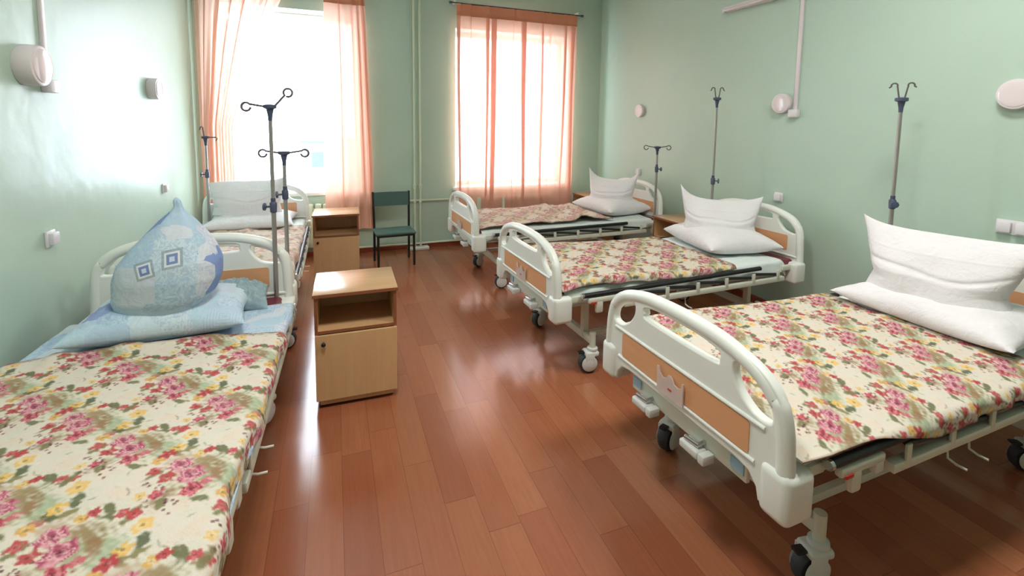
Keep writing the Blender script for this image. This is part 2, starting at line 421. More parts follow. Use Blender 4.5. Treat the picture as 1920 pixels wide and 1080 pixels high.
YC = YF-0.11
def curtain(name, label, group, l, r, zb, z1, amp, nw, seed, mat, hem_h, pleats=()):
    t = thing(name, label, 'curtain', ((l(0.0)+r(0.0))/2, YC, 0.0), 0, group); ox = Vector(t.location)
    P = panel(l, r, zb, z1, YC, amp, nw, seed, pleats); P = P-np.array(ox)
    mesh_obj('curtain_panel', grid_mesh('curtain_panel', P), mat, t, angle=180)
    n = P.shape[1]; k = max(3, int(n*hem_h/(z1-0.3)))
    H = P[:, :k].copy(); H2 = H[:, ::-1].copy(); H2[..., 1] += 0.004; H[..., 1] -= 0.004
    Q = np.concatenate([H, H2[:, 0:]], 1)
    mesh_obj('heading_hem', grid_mesh('heading_hem', Q), M_HEM, t, angle=180)
    return t
zero = lambda v: 0*v
curtain('sheer_curtain', 'left peach curtain panel of the left window, behind the back left bed', 'sheer peach curtains',
        lambda v: -1.33+0*v, lambda v: -0.42-0.56*np.minimum(1, v*1.8)**0.8, lambda u: 0.30+0*u, 3.08, 0.030, 8, 3, M_CURT, 0.10, ((0.12, 0.02), (0.3, 0.035), (0.42, 0.025), (0.6, 0.03), (0.85, 0.02)))
curtain('sheer_curtain', 'right peach curtain panel of the left window, hanging behind the green chair', 'sheer peach curtains',
        lambda v: -0.06-0.03*v, lambda v: 0.37+0.10*v**0.7, lambda u: 0.33-0.02*u, 3.08, 0.028, 4, 5, M_CURT2, 0.10, ((0.30, 0.010), (0.62, 0.022), (0.72, 0.022), (0.86, 0.022), (0.95, 0.018)))
curtain('sheer_curtain', 'wide closed thin peach curtain covering the whole right window', 'sheer peach curtains',
        lambda v: 1.42+0*v, lambda v: 3.18-0.03*v, lambda u: 0.26+0*u, 3.08, 0.012, 9, 8, M_CURTTHIN, 0.07, ((0.03, 0.04), (0.13, 0.03), (0.235, 0.055), (0.32, 0.085), (0.44, 0.03), (0.56, 0.085), (0.67, 0.05), (0.77, 0.03), (0.86, 0.065), (0.955, 0.07)))
def rod(x0, x1, label):
    t = thing('curtain_rod', label, 'curtain rod', ((x0+x1)/2, YC, 3.085), 0, 'curtain rods'); h = (x1-x0)/2
    b = MB(); b.tube([(-h, 0, 0), (h, 0, 0)], 0.008, 10); b.build('rod', M_DARKPL, t)
    for s in (-1, 1):
        b = MB(); b.lathe([(0.004, -0.02), (0.016, -0.012), (0.018, 0.0), (0.014, 0.014), (0.004, 0.02)], (s*(h+0.012), 0, 0), 'x', 14); b.build('end_knob', M_DARKPL, t)
        b = MB(); b.box(s*(h-0.05)-0.008, s*(h-0.05)+0.008, 0.0, 0.11, 0.0, 0.045, 0.003); b.build('bracket', M_WHITEPAINT, t)
rod(-1.36, 0.46, 'thin curtain rod above the left window'); rod(1.39, 3.21, 'thin dark curtain rod above the right window')

# ------------------------------------------------------------------ hospital bed
BL = 2.15
def curve_plate(outline, holes, half, bev):
    cu = bpy.data.curves.new('plate', 'CURVE'); cu.dimensions = '2D'; cu.fill_mode = 'BOTH'
    cu.extrude = half-bev; cu.bevel_depth = bev; cu.bevel_resolution = 2; cu.offset = -bev
    for poly, cyc in [(outline, True)]+[(h, True) for h in holes]:
        sp = cu.splines.new('POLY'); sp.points.add(len(poly)-1)
        for p, q in zip(sp.points, poly): p.co = (q[0], q[1], 0, 1)
        sp.use_cyclic_u = True
    o = bpy.data.objects.new('plate', cu); C.objects.link(o)
    dg = bpy.context.evaluated_depsgraph_get()
    me = bpy.data.meshes.new_from_object(o.evaluated_get(dg)); bpy.data.objects.remove(o); bpy.data.curves.remove(cu)
    # curve xy -> bed y, z ; curve z -> bed x
    for v in me.vertices: v.co = (v.co.z, v.co.x, v.co.y)
    return me
def smooth_closed(pts, n=6):                # Catmull-Rom through a closed control polygon
    P = [np.array(p, float) for p in pts]; out = []; m = len(P)
    for i in range(m):
        p0, p1, p2, p3 = P[i-1], P[i], P[(i+1) % m], P[(i+2) % m]
        for k in range(n):
            t = k/n
            out.append(0.5*((2*p1)+(-p0+p2)*t+(2*p0-5*p1+4*p2-p3)*t*t+(-p0+3*p1-3*p2+p3)*t**3))
    return [tuple(q) for q in out]
def smooth_open(pts, n=6):
    P = [np.array(p, float) for p in pts]; P = [2*P[0]-P[1]]+P+[2*P[-1]-P[-2]]; out = []
    for i in range(1, len(P)-2):
        for k in range(n):
            t = k/n; p0, p1, p2, p3 = P[i-1:i+3]
            out.append(0.5*((2*p1)+(-p0+p2)*t+(2*p0-5*p1+4*p2-p3)*t*t+(-p0+3*p1-3*p2+p3)*t**3))
    out.append(P[-2]); return [tuple(q) for q in out]
def end_board(head):
    d = 0.072 if head else 0.0
    half = [(0.484, 0.52), (0.478, 0.62), (0.470, 0.70+d), (0.450, 0.765+d), (0.412, 0.815+d), (0.345, 0.853+d), (0.22, 0.884+d), (0.10, 0.893+d), (0, 0.896+d)]
    arch = smooth_open(half, 6)
    full = arch+[(-y, z) for y, z in arch[::-1][1:]]
    if head: low = [(-0.484, 0.42), (-0.40, 0.42), (-0.385, 0.50), (-0.35, 0.54), (0.35, 0.54), (0.385, 0.50), (0.40, 0.42), (0.484, 0.42)]
    else: low = [(-0.484, 0.42), (-0.385, 0.42), (-0.375, 0.46), (-0.345, 0.492), (-0.29, 0.502), (0.29, 0.502), (0.345, 0.492), (0.375, 0.46), (0.385, 0.42), (0.484, 0.42)]
    outline = full+low
    if head:
        dh = [(0.285, 0.895), (0.34, 0.888), (0.395, 0.858), (0.432, 0.81), (0.425, 0.782), (0.385, 0.778), (0.325, 0.795), (0.285, 0.835), (0.27, 0.872)]
        slot = [(0.20, 0.862), (0.215, 0.880), (0.205, 0.903), (0.10, 0.916), (-0.10, 0.916), (-0.205, 0.903), (-0.215, 0.880), (-0.20, 0.862), (0, 0.858)]
    else:
        dh = [(0.275, 0.822), (0.33, 0.812), (0.378, 0.785), (0.412, 0.74), (0.418, 0.70), (0.39, 0.688), (0.345, 0.697), (0.298, 0.73), (0.268, 0.78)]
        slot = [(0.185, 0.782), (0.205, 0.800), (0.198, 0.826), (0.10, 0.842), (-0.10, 0.842), (-0.198, 0.826), (-0.205, 0.800), (-0.185, 0.782), (0, 0.778)]
    dh = smooth_closed(dh); slot = smooth_closed(slot)
    me = curve_plate(outline, [dh, [(-y, z) for y, z in dh], slot], 0.019, 0.007)
    b = MB(); b.add(me); bpy.data.meshes.remove(me)
    rim = [(0, y*0.957, z-0.020 if abs(y) < 0.44 else z-0.008) for y, z in full]
    b.tube(rim, 0.0275, 14)
    if not head:                               # raised border round the veneer
        b.tube([(-0.019, -0.40, 0.668), (-0.019, 0.40, 0.668)], 0.008, 8); b.tube([(-0.019, -0.37, 0.538), (-0.019, 0.37, 0.538)], 0.008, 8)
    else:
        b.tube([(-0.019, -0.46, 0.60), (-0.019, 0.46, 0.60)], 0.009, 8)
    return b
def rounded_rect(y0, y1, z0, z1, r, n=5):
    pts = []
    for cy_, cz_, a0 in ((y1-r, z1-r, 0), (y0+r, z1-r, 90), (y0+r, z0+r, 180), (y1-r, z0+r, 270)):
        for k in range(n+1):
            a = math.radians(a0+90*k/n); pts.append((cy_+r*math.cos(a), cz_+r*math.sin(a)))
    return pts
def make_bed():
    R = thing('hospital_bed', 'x', 'hospital bed', (0, 0, 0), 0, 'white adjustable hospital beds')
    fb = end_board(False).build('footboard', M_ABS, R, angle=50); fb.location = (0.022, 0, 0)
    b = MB(); b.prism(rounded_rect(-0.345, 0.345, 0.548, 0.658, 0.014), 'x', -0.0225, 0.0225); b.build('veneer_panel', M_PANEL, fb, label='orange wood panel')
    crown = [(-0.060, 0.535), (0.088, 0.535), (0.088, 0.634), (0.080, 0.634), (0.074, 0.614), (0.056, 0.600), (0.038, 0.604), (0.026, 0.622), (0.016, 0.626), (0.004, 0.622), (-0.010, 0.602), (-0.030, 0.598), (-0.048, 0.608), (-0.054, 0.630), (-0.060, 0.630)]
    b = MB(); b.prism(crown, 'x', -0.034, -0.028); h = b.build('card_holder', M_PINKPL, fb, label='milky pink plastic card holder')
    b = MB(); b.box(-0.0355, -0.033, 0.002, 0.022, 0.567, 0.573); b.build('sticker', M_RED, fb)
    hd = end_board(True).build('headboard', M_ABS, R, angle=50); hd.location = (BL-0.022, 0, 0)
    b = MB(); b.prism(rounded_rect(-0.365, 0.365, 0.640, 0.758, 0.014), 'x', -0.0225, 0.0225); b.build('veneer_panel', M_PANEL, hd, label='orange wood panel')
    for x0, x1 in ((-0.012, 0.115), (BL-0.115, BL+0.012)):
        for s in (-1, 1):
            y0, y1 = sorted((s*0.392, s*0.498))
            b = MB(); b.box(x0, x1, y0, y1, 0.405, 0.570, 0.026, 4)
            b.build('corner_bumper', M_ABS, R)
    b = MB()                                                       # lying frame
    for s in (-1, 1): b.box(0.045, BL-0.05, s*0.405-0.018, s*0.405+0.018, 0.476, 0.495, 0.003)
    for x0, x1 in ((0.045, 0.20), (BL-0.20, BL-0.05)):
        for s in (-1, 1): b.box(x0, x1, s*0.445-0.016, s*0.445+0.016, 0.515, 0.552, 0.004)
    for x in (0.06, 0.75, 1.35, BL-0.08): b.box(x-0.02, x+0.02, -0.42, 0.42, 0.470, 0.490, 0.003)
    b.build('lying_frame', M_STEEL, R)
    b = MB(); b.box(0.06, BL-0.07, -0.41, 0.41, 0.486, 0.496, 0.003); b.build('mattress_platform', M_STEEL, R)
    for xc in (0.335, BL-0.335):
        b = MB(); b.box(xc-0.02, xc+0.02, -0.367, 0.367, 0.185, 0.232, 0.004)
        for s in (-1, 1):
            b.box(xc-0.02, xc+0.02, s*0.27-0.022, s*0.27+0.022, 0.23, 0.445, 0.004)
            b.tube([(xc, s*0.374, 0.135), (xc, s*0.374, 0.262)], 0.021, 14)
        b.build('base_frame', M_STEEL, R)
    b = MB()
    for s in (-1, 1): b.box(0.31, BL-0.31, s*0.27-0.015, s*0.27+0.015, 0.19, 0.225, 0.004)
    b.build('base_rail', M_STEEL, R)
    k = 0
    for xc in (0.335, BL-0.335):
        for s in (-1, 1):
            ca = thing('castor', None, None); ca.parent = R; ca.location = (xc, s*0.374, 0)
            ca.rotation_euler = (0, 0, (2.95, 3.5, 2.6, 2.2)[k]); k += 1
            b = MB()
            b.lathe([(0.024, 0.0), (0.034, -0.004), (0.036, -0.02), (0.030, -0.03)], (0, 0, 0.165), 'z', 20)
            b.box(-0.036, 0.058, -0.041, 0.041, 0.112, 0.146, 0.014, 4)
            for q in (-1, 1): b.lathe([(0.01, -0.004), (0.046, -0.004), (0.052, 0.0), (0.044, 0.005), (0.01, 0.009)], (0.028, q*0.035, 0.068), (Vector((0, q, 0)), Vector((1, 0, 0)), Vector((0, 0, q))), 26); b.box(-0.005, 0.058, q*0.037-0.005, q*0.037+0.005, 0.060, 0.132, 0.004, 2)
            b.build('castor_fork', M_CASTOR, ca)
            b = MB(); b.lathe([(0.030, -0.025), (0.058, -0.024), (0.0625, -0.016), (0.0625, 0.016), (0.058, 0.024), (0.030, 0.025)], (0.028, 0, 0.0635), 'y', 30); b.build('wheel', M_TYRE, ca, label='dark grey rubber wheel')
            b = MB(); b.box(0.055, 0.098, -0.018, 0.018, 0.128, 0.140, 0.005, 2); b.build('brake_pedal', M_BLACK, ca)
    b = MB(); b.box(0.032, 0.05, -0.32, 0.30, 0.415, 0.500, 0.004); cp = b.build('crank_plate', M_STEEL, R)
    for y0 in (0.235, -0.31): b = MB(); b.box(0.027, 0.034, y0, y0+0.055, 0.437, 0.477); b.build('sticker', M_LABEL, cp, label='pale blue sticker')
    for yc in (0.17, -0.125):
        cr = MB(); cr.box(-0.022, 0.03, yc-0.028, yc+0.065, 0.392, 0.424, 0.008, 3); cr.box(-0.024, 0.03, yc-0.062, yc-0.031, 0.392, 0.428, 0.006, 2)
        cr = cr.build('crank', M_CASTOR, R)
        a = MB(); a.tube([(0.035, yc-0.01, 0.44), (0.0, yc-0.01, 0.436), (-0.004, yc+0.05, 0.434)], 0.009, 10); a.build('crank_arm', M_CHROME, cr)
    for s in (-1, 1):
        sr = thing('side_rail', None, None); sr.parent = R; sr.location = (0, s*0.487, 0)
        if s > 0: sr.scale = (1, -1, 1)
        b = MB(); b.box(0.485, 1.92, -0.016, 0.016, 0.456, 0.490, 0.004)
        b.build('rail_bar', M_STEEL, sr)
        b = MB(); b.tube([(0.19, 0.004, 0.560), (1.68, 0.004, 0.572)], 0.0155, 14); b.build('top_tube', M_BLACK, sr, label='black padded top tube')
        b = MB(); b.tube([(0.178, 0.004, 0.5598), (0.192, 0.004, 0.560)], 0.017, 14); b.build('tube_cap', M_CHROME, sr)
        xs = (0.56, 0.82, 1.08, 1.34, 1.60, 1.85)
        for x in xs:
            b = MB(); b.box(x-0.014, x+0.014, -0.018, -0.008, 0.474, 0.545, 0.003); b.build('rail_post', M_STEEL, sr)
        for x0, x1 in zip(xs, xs[1:]):
            b = MB(); b.tube([(x0+0.01, 0.002, 0.535), (x1-0.012, 0.002, 0.512)], 0.010, 10); b.build('folded_strut', M_BLACK, sr)
        b = MB(); b.box(0.22, 0.44, -0.014, 0.012, 0.512, 0.545, 0.008); b.box(0.275, 0.325, -0.014, 0.012, 0.445, 0.53, 0.010); b.box(0.39, 0.435, -0.014, 0.012, 0.480, 0.53, 0.008); lt = b.build('rail_latch', M_STEEL, sr)
        b = MB(); b.box(0.235, 0.275, -0.018, -0.012, 0.508, 0.522, 0.003); b.build('latch_button', M_RED, lt)
    for s in (-1, 1):
        for x in (0.86, 1.00):
            b = MB(); b.tube([(x, s*0.42, 0.45), (x, s*0.47, 0.44), (x, s*0.475, 0.395), (x+0.004, s*0.50, 0.385), (x+0.006, s*0.53, 0.385)], 0.0045, 8); b.build('bag_hook', M_STEEL, R)
    return R
bed_proto = make_bed()
# pose: foot centre x, y, direction of the bed axis
BEDS = {
 'back_right': (1.182, 4.565, 0.023, 'white hospital bed by the right window, farthest back on the right side'),
 'mid_right': (1.194, 2.907, 0.031, 'white hospital bed in the middle of the right row, with purple mattress end showing'),
 'front_right': (1.219, 1.398, 0.020, 'nearest hospital bed on the right, its large white footboard facing the aisle'),
 'front_left': (-0.797, 0.87, PI/2-0.03, 'hospital bed along the left wall with blue bedding, headboard behind the blue pillows'),
 'back_left': (-0.745, 3.20, PI/2, 'hospital bed at the back left under the window, head end beside the far nightstand'),
}
FR = {}
for i, (k, (x, y, th, lab)) in enumerate(BEDS.items()):
    o = bed_proto if i == 0 else copy_tree(bed_proto)
    o.location = (x, y, 0); o.rotation_euler = (0, 0, th); o['label'] = lab; FR[k] = (x, y, th)
    for ch in o.children:
        if ch.name.startswith('castor') and k == 'back_left' and ch.location.x < 1 and ch.location.y < 0: ch.rotation_euler = (0, 0, -PI/2)
        if ch.name.startswith('side_rail') and k == 'front_left':
            ch.location.x = 0.20
            for g in ch.children:
                if g.name.startswith('top_tube') or g.name.startswith('folded_strut'):
                    g.data = g.data.copy(); g.data.materials.clear(); g.data.materials.append(M_CHROME)
                    if 'label' in g: g['label'] = 'chrome top tube'
def on_bed(k, o, loc=(0, 0, 0), rz=0.0):
    x, y, th = FR[k]; c, s = math.cos(th), math.sin(th)
    o.location = (x+c*loc[0]-s*loc[1], y+s*loc[0]+c*loc[1], loc[2]); o.rotation_euler = (0, 0, th+rz)
    return o

# ------------------------------------------------------------------ bedding
def paint_tile():
    TX, TY, N = 0.36, 0.40, 900.0                     # metres, pixels per metre
    nx, ny = int(TX*N), int(TY*N)
    X, Y = np.meshgrid((np.arange(nx)+.5)/N, (np.arange(ny)+.5)/N, indexing='ij')
    img = np.empty((nx, ny, 3)); cream = np.array(lin((222, 213, 200))); img[:] = cream
    r = np.random.default_rng(5)
    nA = np.zeros((nx, ny)); 
    for k in range(18):
        a, b_ = r.integers(-6, 7, 2); ph = r.random()*6.28
        nA += np.sin(2*PI*(a*X/TX+b_*Y/TY)+ph)/(1+0.25*math.hypot(a, b_))
    nA /= 3.5
    nB = np.zeros((nx, ny))
    for k in range(40):
        a, b_ = r.integers(-22, 23, 2); ph = r.random()*6.28
        nB += np.sin(2*PI*(a*X/TX+b_*Y/TY)+ph)
    nB /= 6.0
    def blend(mask, c): 
        m = np.clip(mask, 0, 1)[..., None]; img[:] = img*(1-m)+np.array(lin(c))*m
    blend(np.clip(nA*0.5, 0, 0.45), (208, 214, 196)); blend(np.clip(-nA*0.5, 0, 0.4), (224, 202, 176))
    blend(np.clip(nB-0.9, 0, 1)*0.35, (176, 180, 148))
    def polar(cx, cy_):
        dx = (X-cx+TX/2) % TX-TX/2; dy = (Y-cy_+TY/2) % TY-TY/2
        return dx, dy
    def ell(cx, cy_, rx, ry, ang, c, soft=0.25, rough=0.25, op=0.95):
        dx, dy = polar(cx, cy_); ca, sa = math.cos(ang), math.sin(ang)
        u = (dx*ca+dy*sa)/rx; v = (-dx*sa+dy*ca)/ry
        d = np.hypot(u, v)+rough*nB*0.5
        blend(np.clip((1-d)/soft, 0, 1)*op, c); return d, np.arctan2(v, u)
    def rose(cx, cy_, R, tone=0):
        cols = [((146, 50, 82), (204, 118, 140), (238, 202, 206), (112, 30, 58)), ((138, 40, 58), (196, 78, 100), (226, 150, 160), (96, 24, 40))][tone]
        dx, dy = polar(cx, cy_); d = np.hypot(dx, dy)/R; a = np.arctan2(dy, dx)
        e = d*(1+0.13*np.sin(5*a+1)+0.07*np.sin(9*a))+0.10*nB
        m = np.clip((1-e)/0.15, 0, 1); 
        w = 0.5+0.5*np.sin(e*13+2.2*np.sin(2*a+e*5)+1.4*np.sin(3*a-e*4))
        blend(m*0.95, cols[1]); blend(m*np.clip(w*1.6-0.9, 0, 1)*0.85, cols[2]); blend(m*np.clip(0.42-w, 0, 1)*2.0, cols[0]); blend(m*np.clip(0.36-e, 0, 1)*2.4, cols[3])
    def blossom(cx, cy_, R, c1, c2, k=5, ph=0.0):
        dx, dy = polar(cx, cy_); d = np.hypot(dx, dy)/R; a = np.arctan2(dy, dx)+ph
        e = d/(0.68+0.32*np.abs(np.cos(k*a/2)))+0.12*nB
        m = np.clip((1-e)/0.2, 0, 1); blend(m*0.95, c1); blend(m*np.clip(nB*0.8+0.2+0.5*np.sin(e*7), 0, 1)*0.6, c2); blend(np.clip((0.25-d)/0.1, 0, 1)*0.7, tuple(int(q*0.6) for q in c1))
    for ox, oy, s in ((0.0, 0.0, 1), (0.18, 0.20, -1)):
        cx, cy_ = 0.10+ox, 0.10+oy
        K = 1.19; P = lambda a, b_: (cx+a*K, cy_+b_*K)
        ell(*P(0.0, 0.0), 0.125, 0.100, 0.5, (200, 196, 164), 0.9, 0.5, 0.8); ell(*P(0.0, -0.02), 0.090, 0.070, 0.3, (150, 156, 120), 0.7, 0.4, 0.9); ell(*P(0.06, 0.05), 0.060, 0.040, 0.6, (172, 140, 108), 0.7, 0.5, 0.6); ell(*P(-0.06, 0.05), 0.045, 0.030, 2.4, (150, 120, 88), 0.7, 0.5, 0.8)      # soft sage ground
        ell(*P(-0.03, -0.07), 0.066, 0.044, 0.2, (158, 176, 144), 0.6, 0.3, 0.85)
        ell(*P(0.035, -0.012), 0.062, 0.036, 0.9, (150, 118, 80), 0.6, 0.4, 0.65)       # brown shade
        ell(*P(-0.012, -0.045), 0.05, 0.022, 0.3, (146, 96, 62), 0.6, 0.3, 0.7)
        for (a, b_, l, w, t, c) in ((0.075, -0.035, 0.034, 0.012, 0.5, (98, 104, 66)), (0.055, -0.078, 0.030, 0.012, -0.3, (116, 118, 78)), (-0.055, -0.095, 0.026, 0.011, 0.7, (86, 96, 62)),
                                   (-0.090, -0.03, 0.024, 0.010, 1.2, (104, 112, 74)), (0.02, 0.085, 0.028, 0.011, 2.4, (118, 122, 80)), (-0.075, 0.045, 0.022, 0.010, 0.2, (122, 120, 84)), (-0.02, -0.125, 0.024, 0.012, 0.1, (78, 92, 62)), (0.10, 0.045, 0.022, 0.009, 2.0, (132, 128, 84))):
            ell(*P(a, b_), l*1.25, w*1.25, t, c, 0.35, 0.35, 0.92)
        for (a, b_, R, c) in ((-0.035, -0.098, 0.021, (222, 182, 100)), (0.020, -0.110, 0.024, (228, 190, 116)), (-0.082, -0.072, 0.018, (214, 168, 92)), (0.075, 0.012, 0.016, (214, 172, 98)), (0.105, -0.075, 0.015, (224, 188, 120))):
            blossom(*P(a, b_), R*1.15, c, (240, 214, 150), 5, a*40)
        rose(*P(-0.005, 0.010), 0.036, 0); rose(*P(0.040, 0.042), 0.030, 0)
        blossom(*P(0.092, 0.085), 0.026, (178, 54, 68), (206, 96, 102), 5, 0.4); blossom(*P(0.030, 0.090), 0.022, (182, 66, 74), (210, 110, 116), 4, 1.1)
        blossom(*P(-0.050, 0.062), 0.020, (196, 70, 92), (222, 126, 140), 5, 2.0); blossom(*P(0.085, -0.005), 0.018, (178, 56, 66), (208, 100, 104), 5, 0.2); blossom(*P(-0.035, -0.03), 0.017, (200, 104, 118), (228, 160, 166), 5, 0.9)
        rose(*P(-0.055, -0.005), 0.026, 1); blossom(*P(-0.095, 0.085), 0.020, (186, 64, 74), (214, 110, 112), 5, 1.4); blossom(*P(0.065, -0.06), 0.018, (188, 74, 84), (216, 120, 124), 5, 0.6); blossom(*P(0.00, 0.058), 0.024, (176, 62, 70), (206, 104, 108), 5, 2.6)
        for q in range(14):
            t = q/13.0; a = -0.115+0.10*t+0.010*math.sin(9*t); b_ = 0.02+0.085*t-0.025*math.sin(3*t)+0.012*math.sin(23*t)
            ell(*P(a, b_), 0.0058, 0.0052, 0, (96, 46, 58) if q % 3 else (128, 78, 88), 0.4, 0.1, 0.9)
        for q in range(10):
            t = q/9.0; a = 0.07+0.075*t; b_ = -0.10-0.02*t+0.016*math.sin(11*t)
            ell(*P(a, b_), 0.0052, 0.0048, 0, (110, 58, 54), 0.4, 0.1, 0.85)
        for q in range(12):
            ang = r.random()*6.28; rad = 0.10+0.05*r.random()
            ell(*P(rad*math.cos(ang), rad*math.sin(ang)), 0.012*(0.5+r.random()), 0.0035, r.random()*3, (128, 130, 92), 0.5, 0.2, 0.6)
    g = np.clip(nB-0.55, 0, 1)[..., None]*0.22; img[:] = img*(1-g)+cream*g
    return img, TX, TY, N
TILE, TX, TY, TN = paint_tile()
def sample_tile(X, Y):
    ix = np.floor((X % TX)*TN).astype(int) % TILE.shape[0]; iy = np.floor((Y % TY)*TN).astype(int) % TILE.shape[1]
    return TILE[ix, iy]
def floral_mat():
    t = NT('floral_cotton_print'); v = t.coord()
    a = t.n('ShaderNodeVertexColor', layer_name='pattern')
    n = t.noise(v, 300, 2)
    t.l(t.mix(t.math('MULTIPLY', n, 0.16), a.outputs[0], col(150, 130, 100)), t.b.inputs['Base Color'])
    t.p(Roughness=0.88); t.b.inputs['Specular IOR Level'].default_value = 0.2
    t.bump(t.math('ADD', t.math('MULTIPLY', n, 0.25), t.noise(v, 13, 4, 0.55, 0.6)), 0.22, 0.02)
    return t.m
M_FLORAL = floral_mat()
def drape_surface(x0, x1, hw, over_n, over_p, ztop, nx, ny, bump=None, end_drop=0.0, rad=0.03, thick=0.0):
    """cloth laid over a bed: x along the bed, s across; past +-hw it hangs over the edge."""
    xs = np.linspace(x0, x1, nx)[:, None]; on = over_n(xs); op = over_p(xs)
    v = np.linspace(0, 1, ny)[None, :]
    s = -(hw+on)+(2*hw+on+op)*v; X = xs+0*s
    zt = ztop(X, np.clip(s, -hw, hw))
    a = np.abs(s)-(hw-rad)
    arc = rad*PI/2
    th = np.clip(a/rad, 0, PI/2); beyond = np.maximum(0, a-arc)
    y = np.where(a > 0, (hw-rad)+rad*np.sin(th)+0.10*beyond, np.abs(s))*np.sign(s)
    z = zt-np.where(a > 0, rad*(1-np.cos(th))+beyond, 0)
    if bump is not None:
        bz, by = bump(X, s); z = z+bz; y = y+by*np.clip(a/arc, 0, 1)*np.sign(s)
    return X, y, z, s
def solid_cloth(name, P, col_arr, mat, t):
    """give the sheet a real thickness with a hem all round"""
    nx, ny = P.shape[:2]
    du = np.gradient(P, axis=0); dv = np.gradient(P, axis=1); n = np.cross(du, dv); n /= np.linalg.norm(n, axis=-1, keepdims=True)+1e-9
    bot = P-n*t
    top_i = np.arange(nx*ny).reshape(nx, ny); bot_i = top_i+nx*ny
    q = lambda I: np.stack([I[:-1, :-1].ravel(), I[1:, :-1].ravel(), I[1:, 1:].ravel(), I[:-1, 1:].ravel()], 1)
    faces = [q(top_i), q(bot_i)[:, ::-1]]
    for A, B in ((top_i[:, 0], bot_i[:, 0]), (bot_i[:, -1], top_i[:, -1]), (bot_i[0], top_i[0]), (top_i[-1], bot_i[-1])):
        faces.append(np.stack([A[:-1], B[:-1], B[1:], A[1:]], 1))
    me = bpy.data.meshes.new(name)
    me.from_pydata(np.concatenate([P.reshape(-1, 3), bot.reshape(-1, 3)]).tolist(), [], np.concatenate(faces).tolist())
    if col_arr is not None:
        at = me.color_attributes.new('pattern', 'FLOAT_COLOR', 'POINT'); c = np.ones((2*nx*ny, 4), np.float32)
        c[:nx*ny, :3] = col_arr.reshape(-1, 3); c[nx*ny:, :3] = col_arr.reshape(-1, 3)*0.8+0.04
        at.data.foreach_set('color', c.ravel())
    me.update()
    return mesh_obj(name, me, mat, None, angle=60)
MT = 0.590                                                        # mattress top
names = {'back_right': 'back right', 'mid_right': 'middle right', 'front_right': 'front right', 'front_left': 'front left', 'back_left': 'back left'}
WHERE = {'back_right': 'bed by the right window', 'mid_right': 'middle bed of the right row', 'front_right': 'nearest bed on the right',
         'front_left': 'left bed with the blue bedding', 'back_left': 'back left bed under the window'}
matt0 = None
for k in BEDS:
    if matt0 is None:
        b = MB(); b.box(0.055, BL-0.046, -0.435, 0.435, 0.4965, MT-0.004, 0.028, 3); matt0 = b.build('mattress', M_BURG)
        m = matt0
    else: m = matt0.copy(); C.objects.link(m)
    tag(m, 'burgundy vinyl mattress under the bedding of the '+WHERE[k], 'mattress', 'burgundy mattresses'); on_bed(k, m)

def sheet(k, x0, x1, on, op, seed, mat, label, hw=0.445):
    cst = lambda v: (lambda x: v+0.012*vnoise(x*5, 0*x, seed))
    X, y, z, s = drape_surface(x0, x1, hw, cst(on), cst(op), lambda X, s: MT+0.004+0.004*fbm(X*5, s*5, seed), 120, 110,
                               lambda X, s: (0.003*fbm(X*9, s*9, seed+3), 0.006*fbm(X*8, 0*s, seed+5)))
    c = np.clip((X-(x1-0.05))/0.05, 0, 1)
    z = z-0.035*c*c
    o = solid_cloth('bed_sheet', np.stack([X, y, z], -1), None, mat, 0.003)
    tag(o, label, 'sheet', 'bed sheets'); on_bed(k, o)
sheet('back_right', 0.08, 2.06, 0.085, 0.06, 21, M_SHEET, 'white sheet on the bed by the right window, hanging below the flowered cover')
sheet('mid_right', 0.08, 2.0, 0.075, 0.06, 22, M_SHEET, 'pale greenish white sheet on the middle bed of the right row')
sheet('front_right', 0.08, 2.05, 0.03, 0.06, 23, M_SHEET, 'white sheet on the nearest right bed, under its two white pillows')
sheet('front_left', 0.08, 1.985, 0.012, 0.05, 24, M_BLUE, 'light blue patterned sheet on the left bed with the blue pillows', 0.512)
sheet('back_left', 0.08, 2.06, 0.06, 0.06, 25, M_SHEET, 'white sheet showing beside the pillows of the back left bed')

def bedspread(k, x0, x1, hw, on, op, ztop, step, seed, bump, label, shift=(0, 0), sheen_haze=0.0):
    L = x1-x0; nx = int(L/step); wy = 2*hw+0.1; ny = int(wy/step)
    X, y, z, s = drape_surface(x0, x1, hw, on, op, ztop, nx, ny, bump)
    ends = np.clip((X-x0)/L, 0, 1)**8
    z = z+0.010*ends*np.maximum(0, fbm(s*9, X*2, seed+6, 2))
    Xd = X+0.022*ends*fbm(s*5, 0*X, seed+5, 2)          # wavy head edge
    P = np.stack([Xd, y, z], -1)
    colr = sample_tile(X+shift[0], s+shift[1])
    ew = np.minimum(X-x0, x1-X); fr_ = np.clip(1.25-(x1-X)/0.036, 0, 1)*np.clip(0.8+0.5*fbm(X*60, s*60, seed+2, 2), 0, 1)   # dark hem at the head end
    sel = np.minimum(s-s.min(axis=1, keepdims=True), s.max(axis=1, keepdims=True)-s)
    fr_ = np.maximum(fr_, 0.8*np.clip(1-sel/0.008, 0, 1))[..., None]
    colr = colr*(1-sheen_haze)+np.array(lin((232, 208, 194)))*sheen_haze  # pale pink window sheen and haze mixed into the print colour
    colr = colr*(1-0.8*fr_)+np.array(lin((118, 74, 62)))*0.8*fr_
    o = solid_cloth('floral_bedspread', P, colr, M_FLORAL, 0.007)
    tag(o, label, 'bedspread', 'floral bedspreads'); on_bed(k, o)
    return o
def ztop_std(X, s): return MT+0.022+0.035*np.exp(-((X-0.40)/0.45)**2)+0.006*(1-(s/0.46)**2)
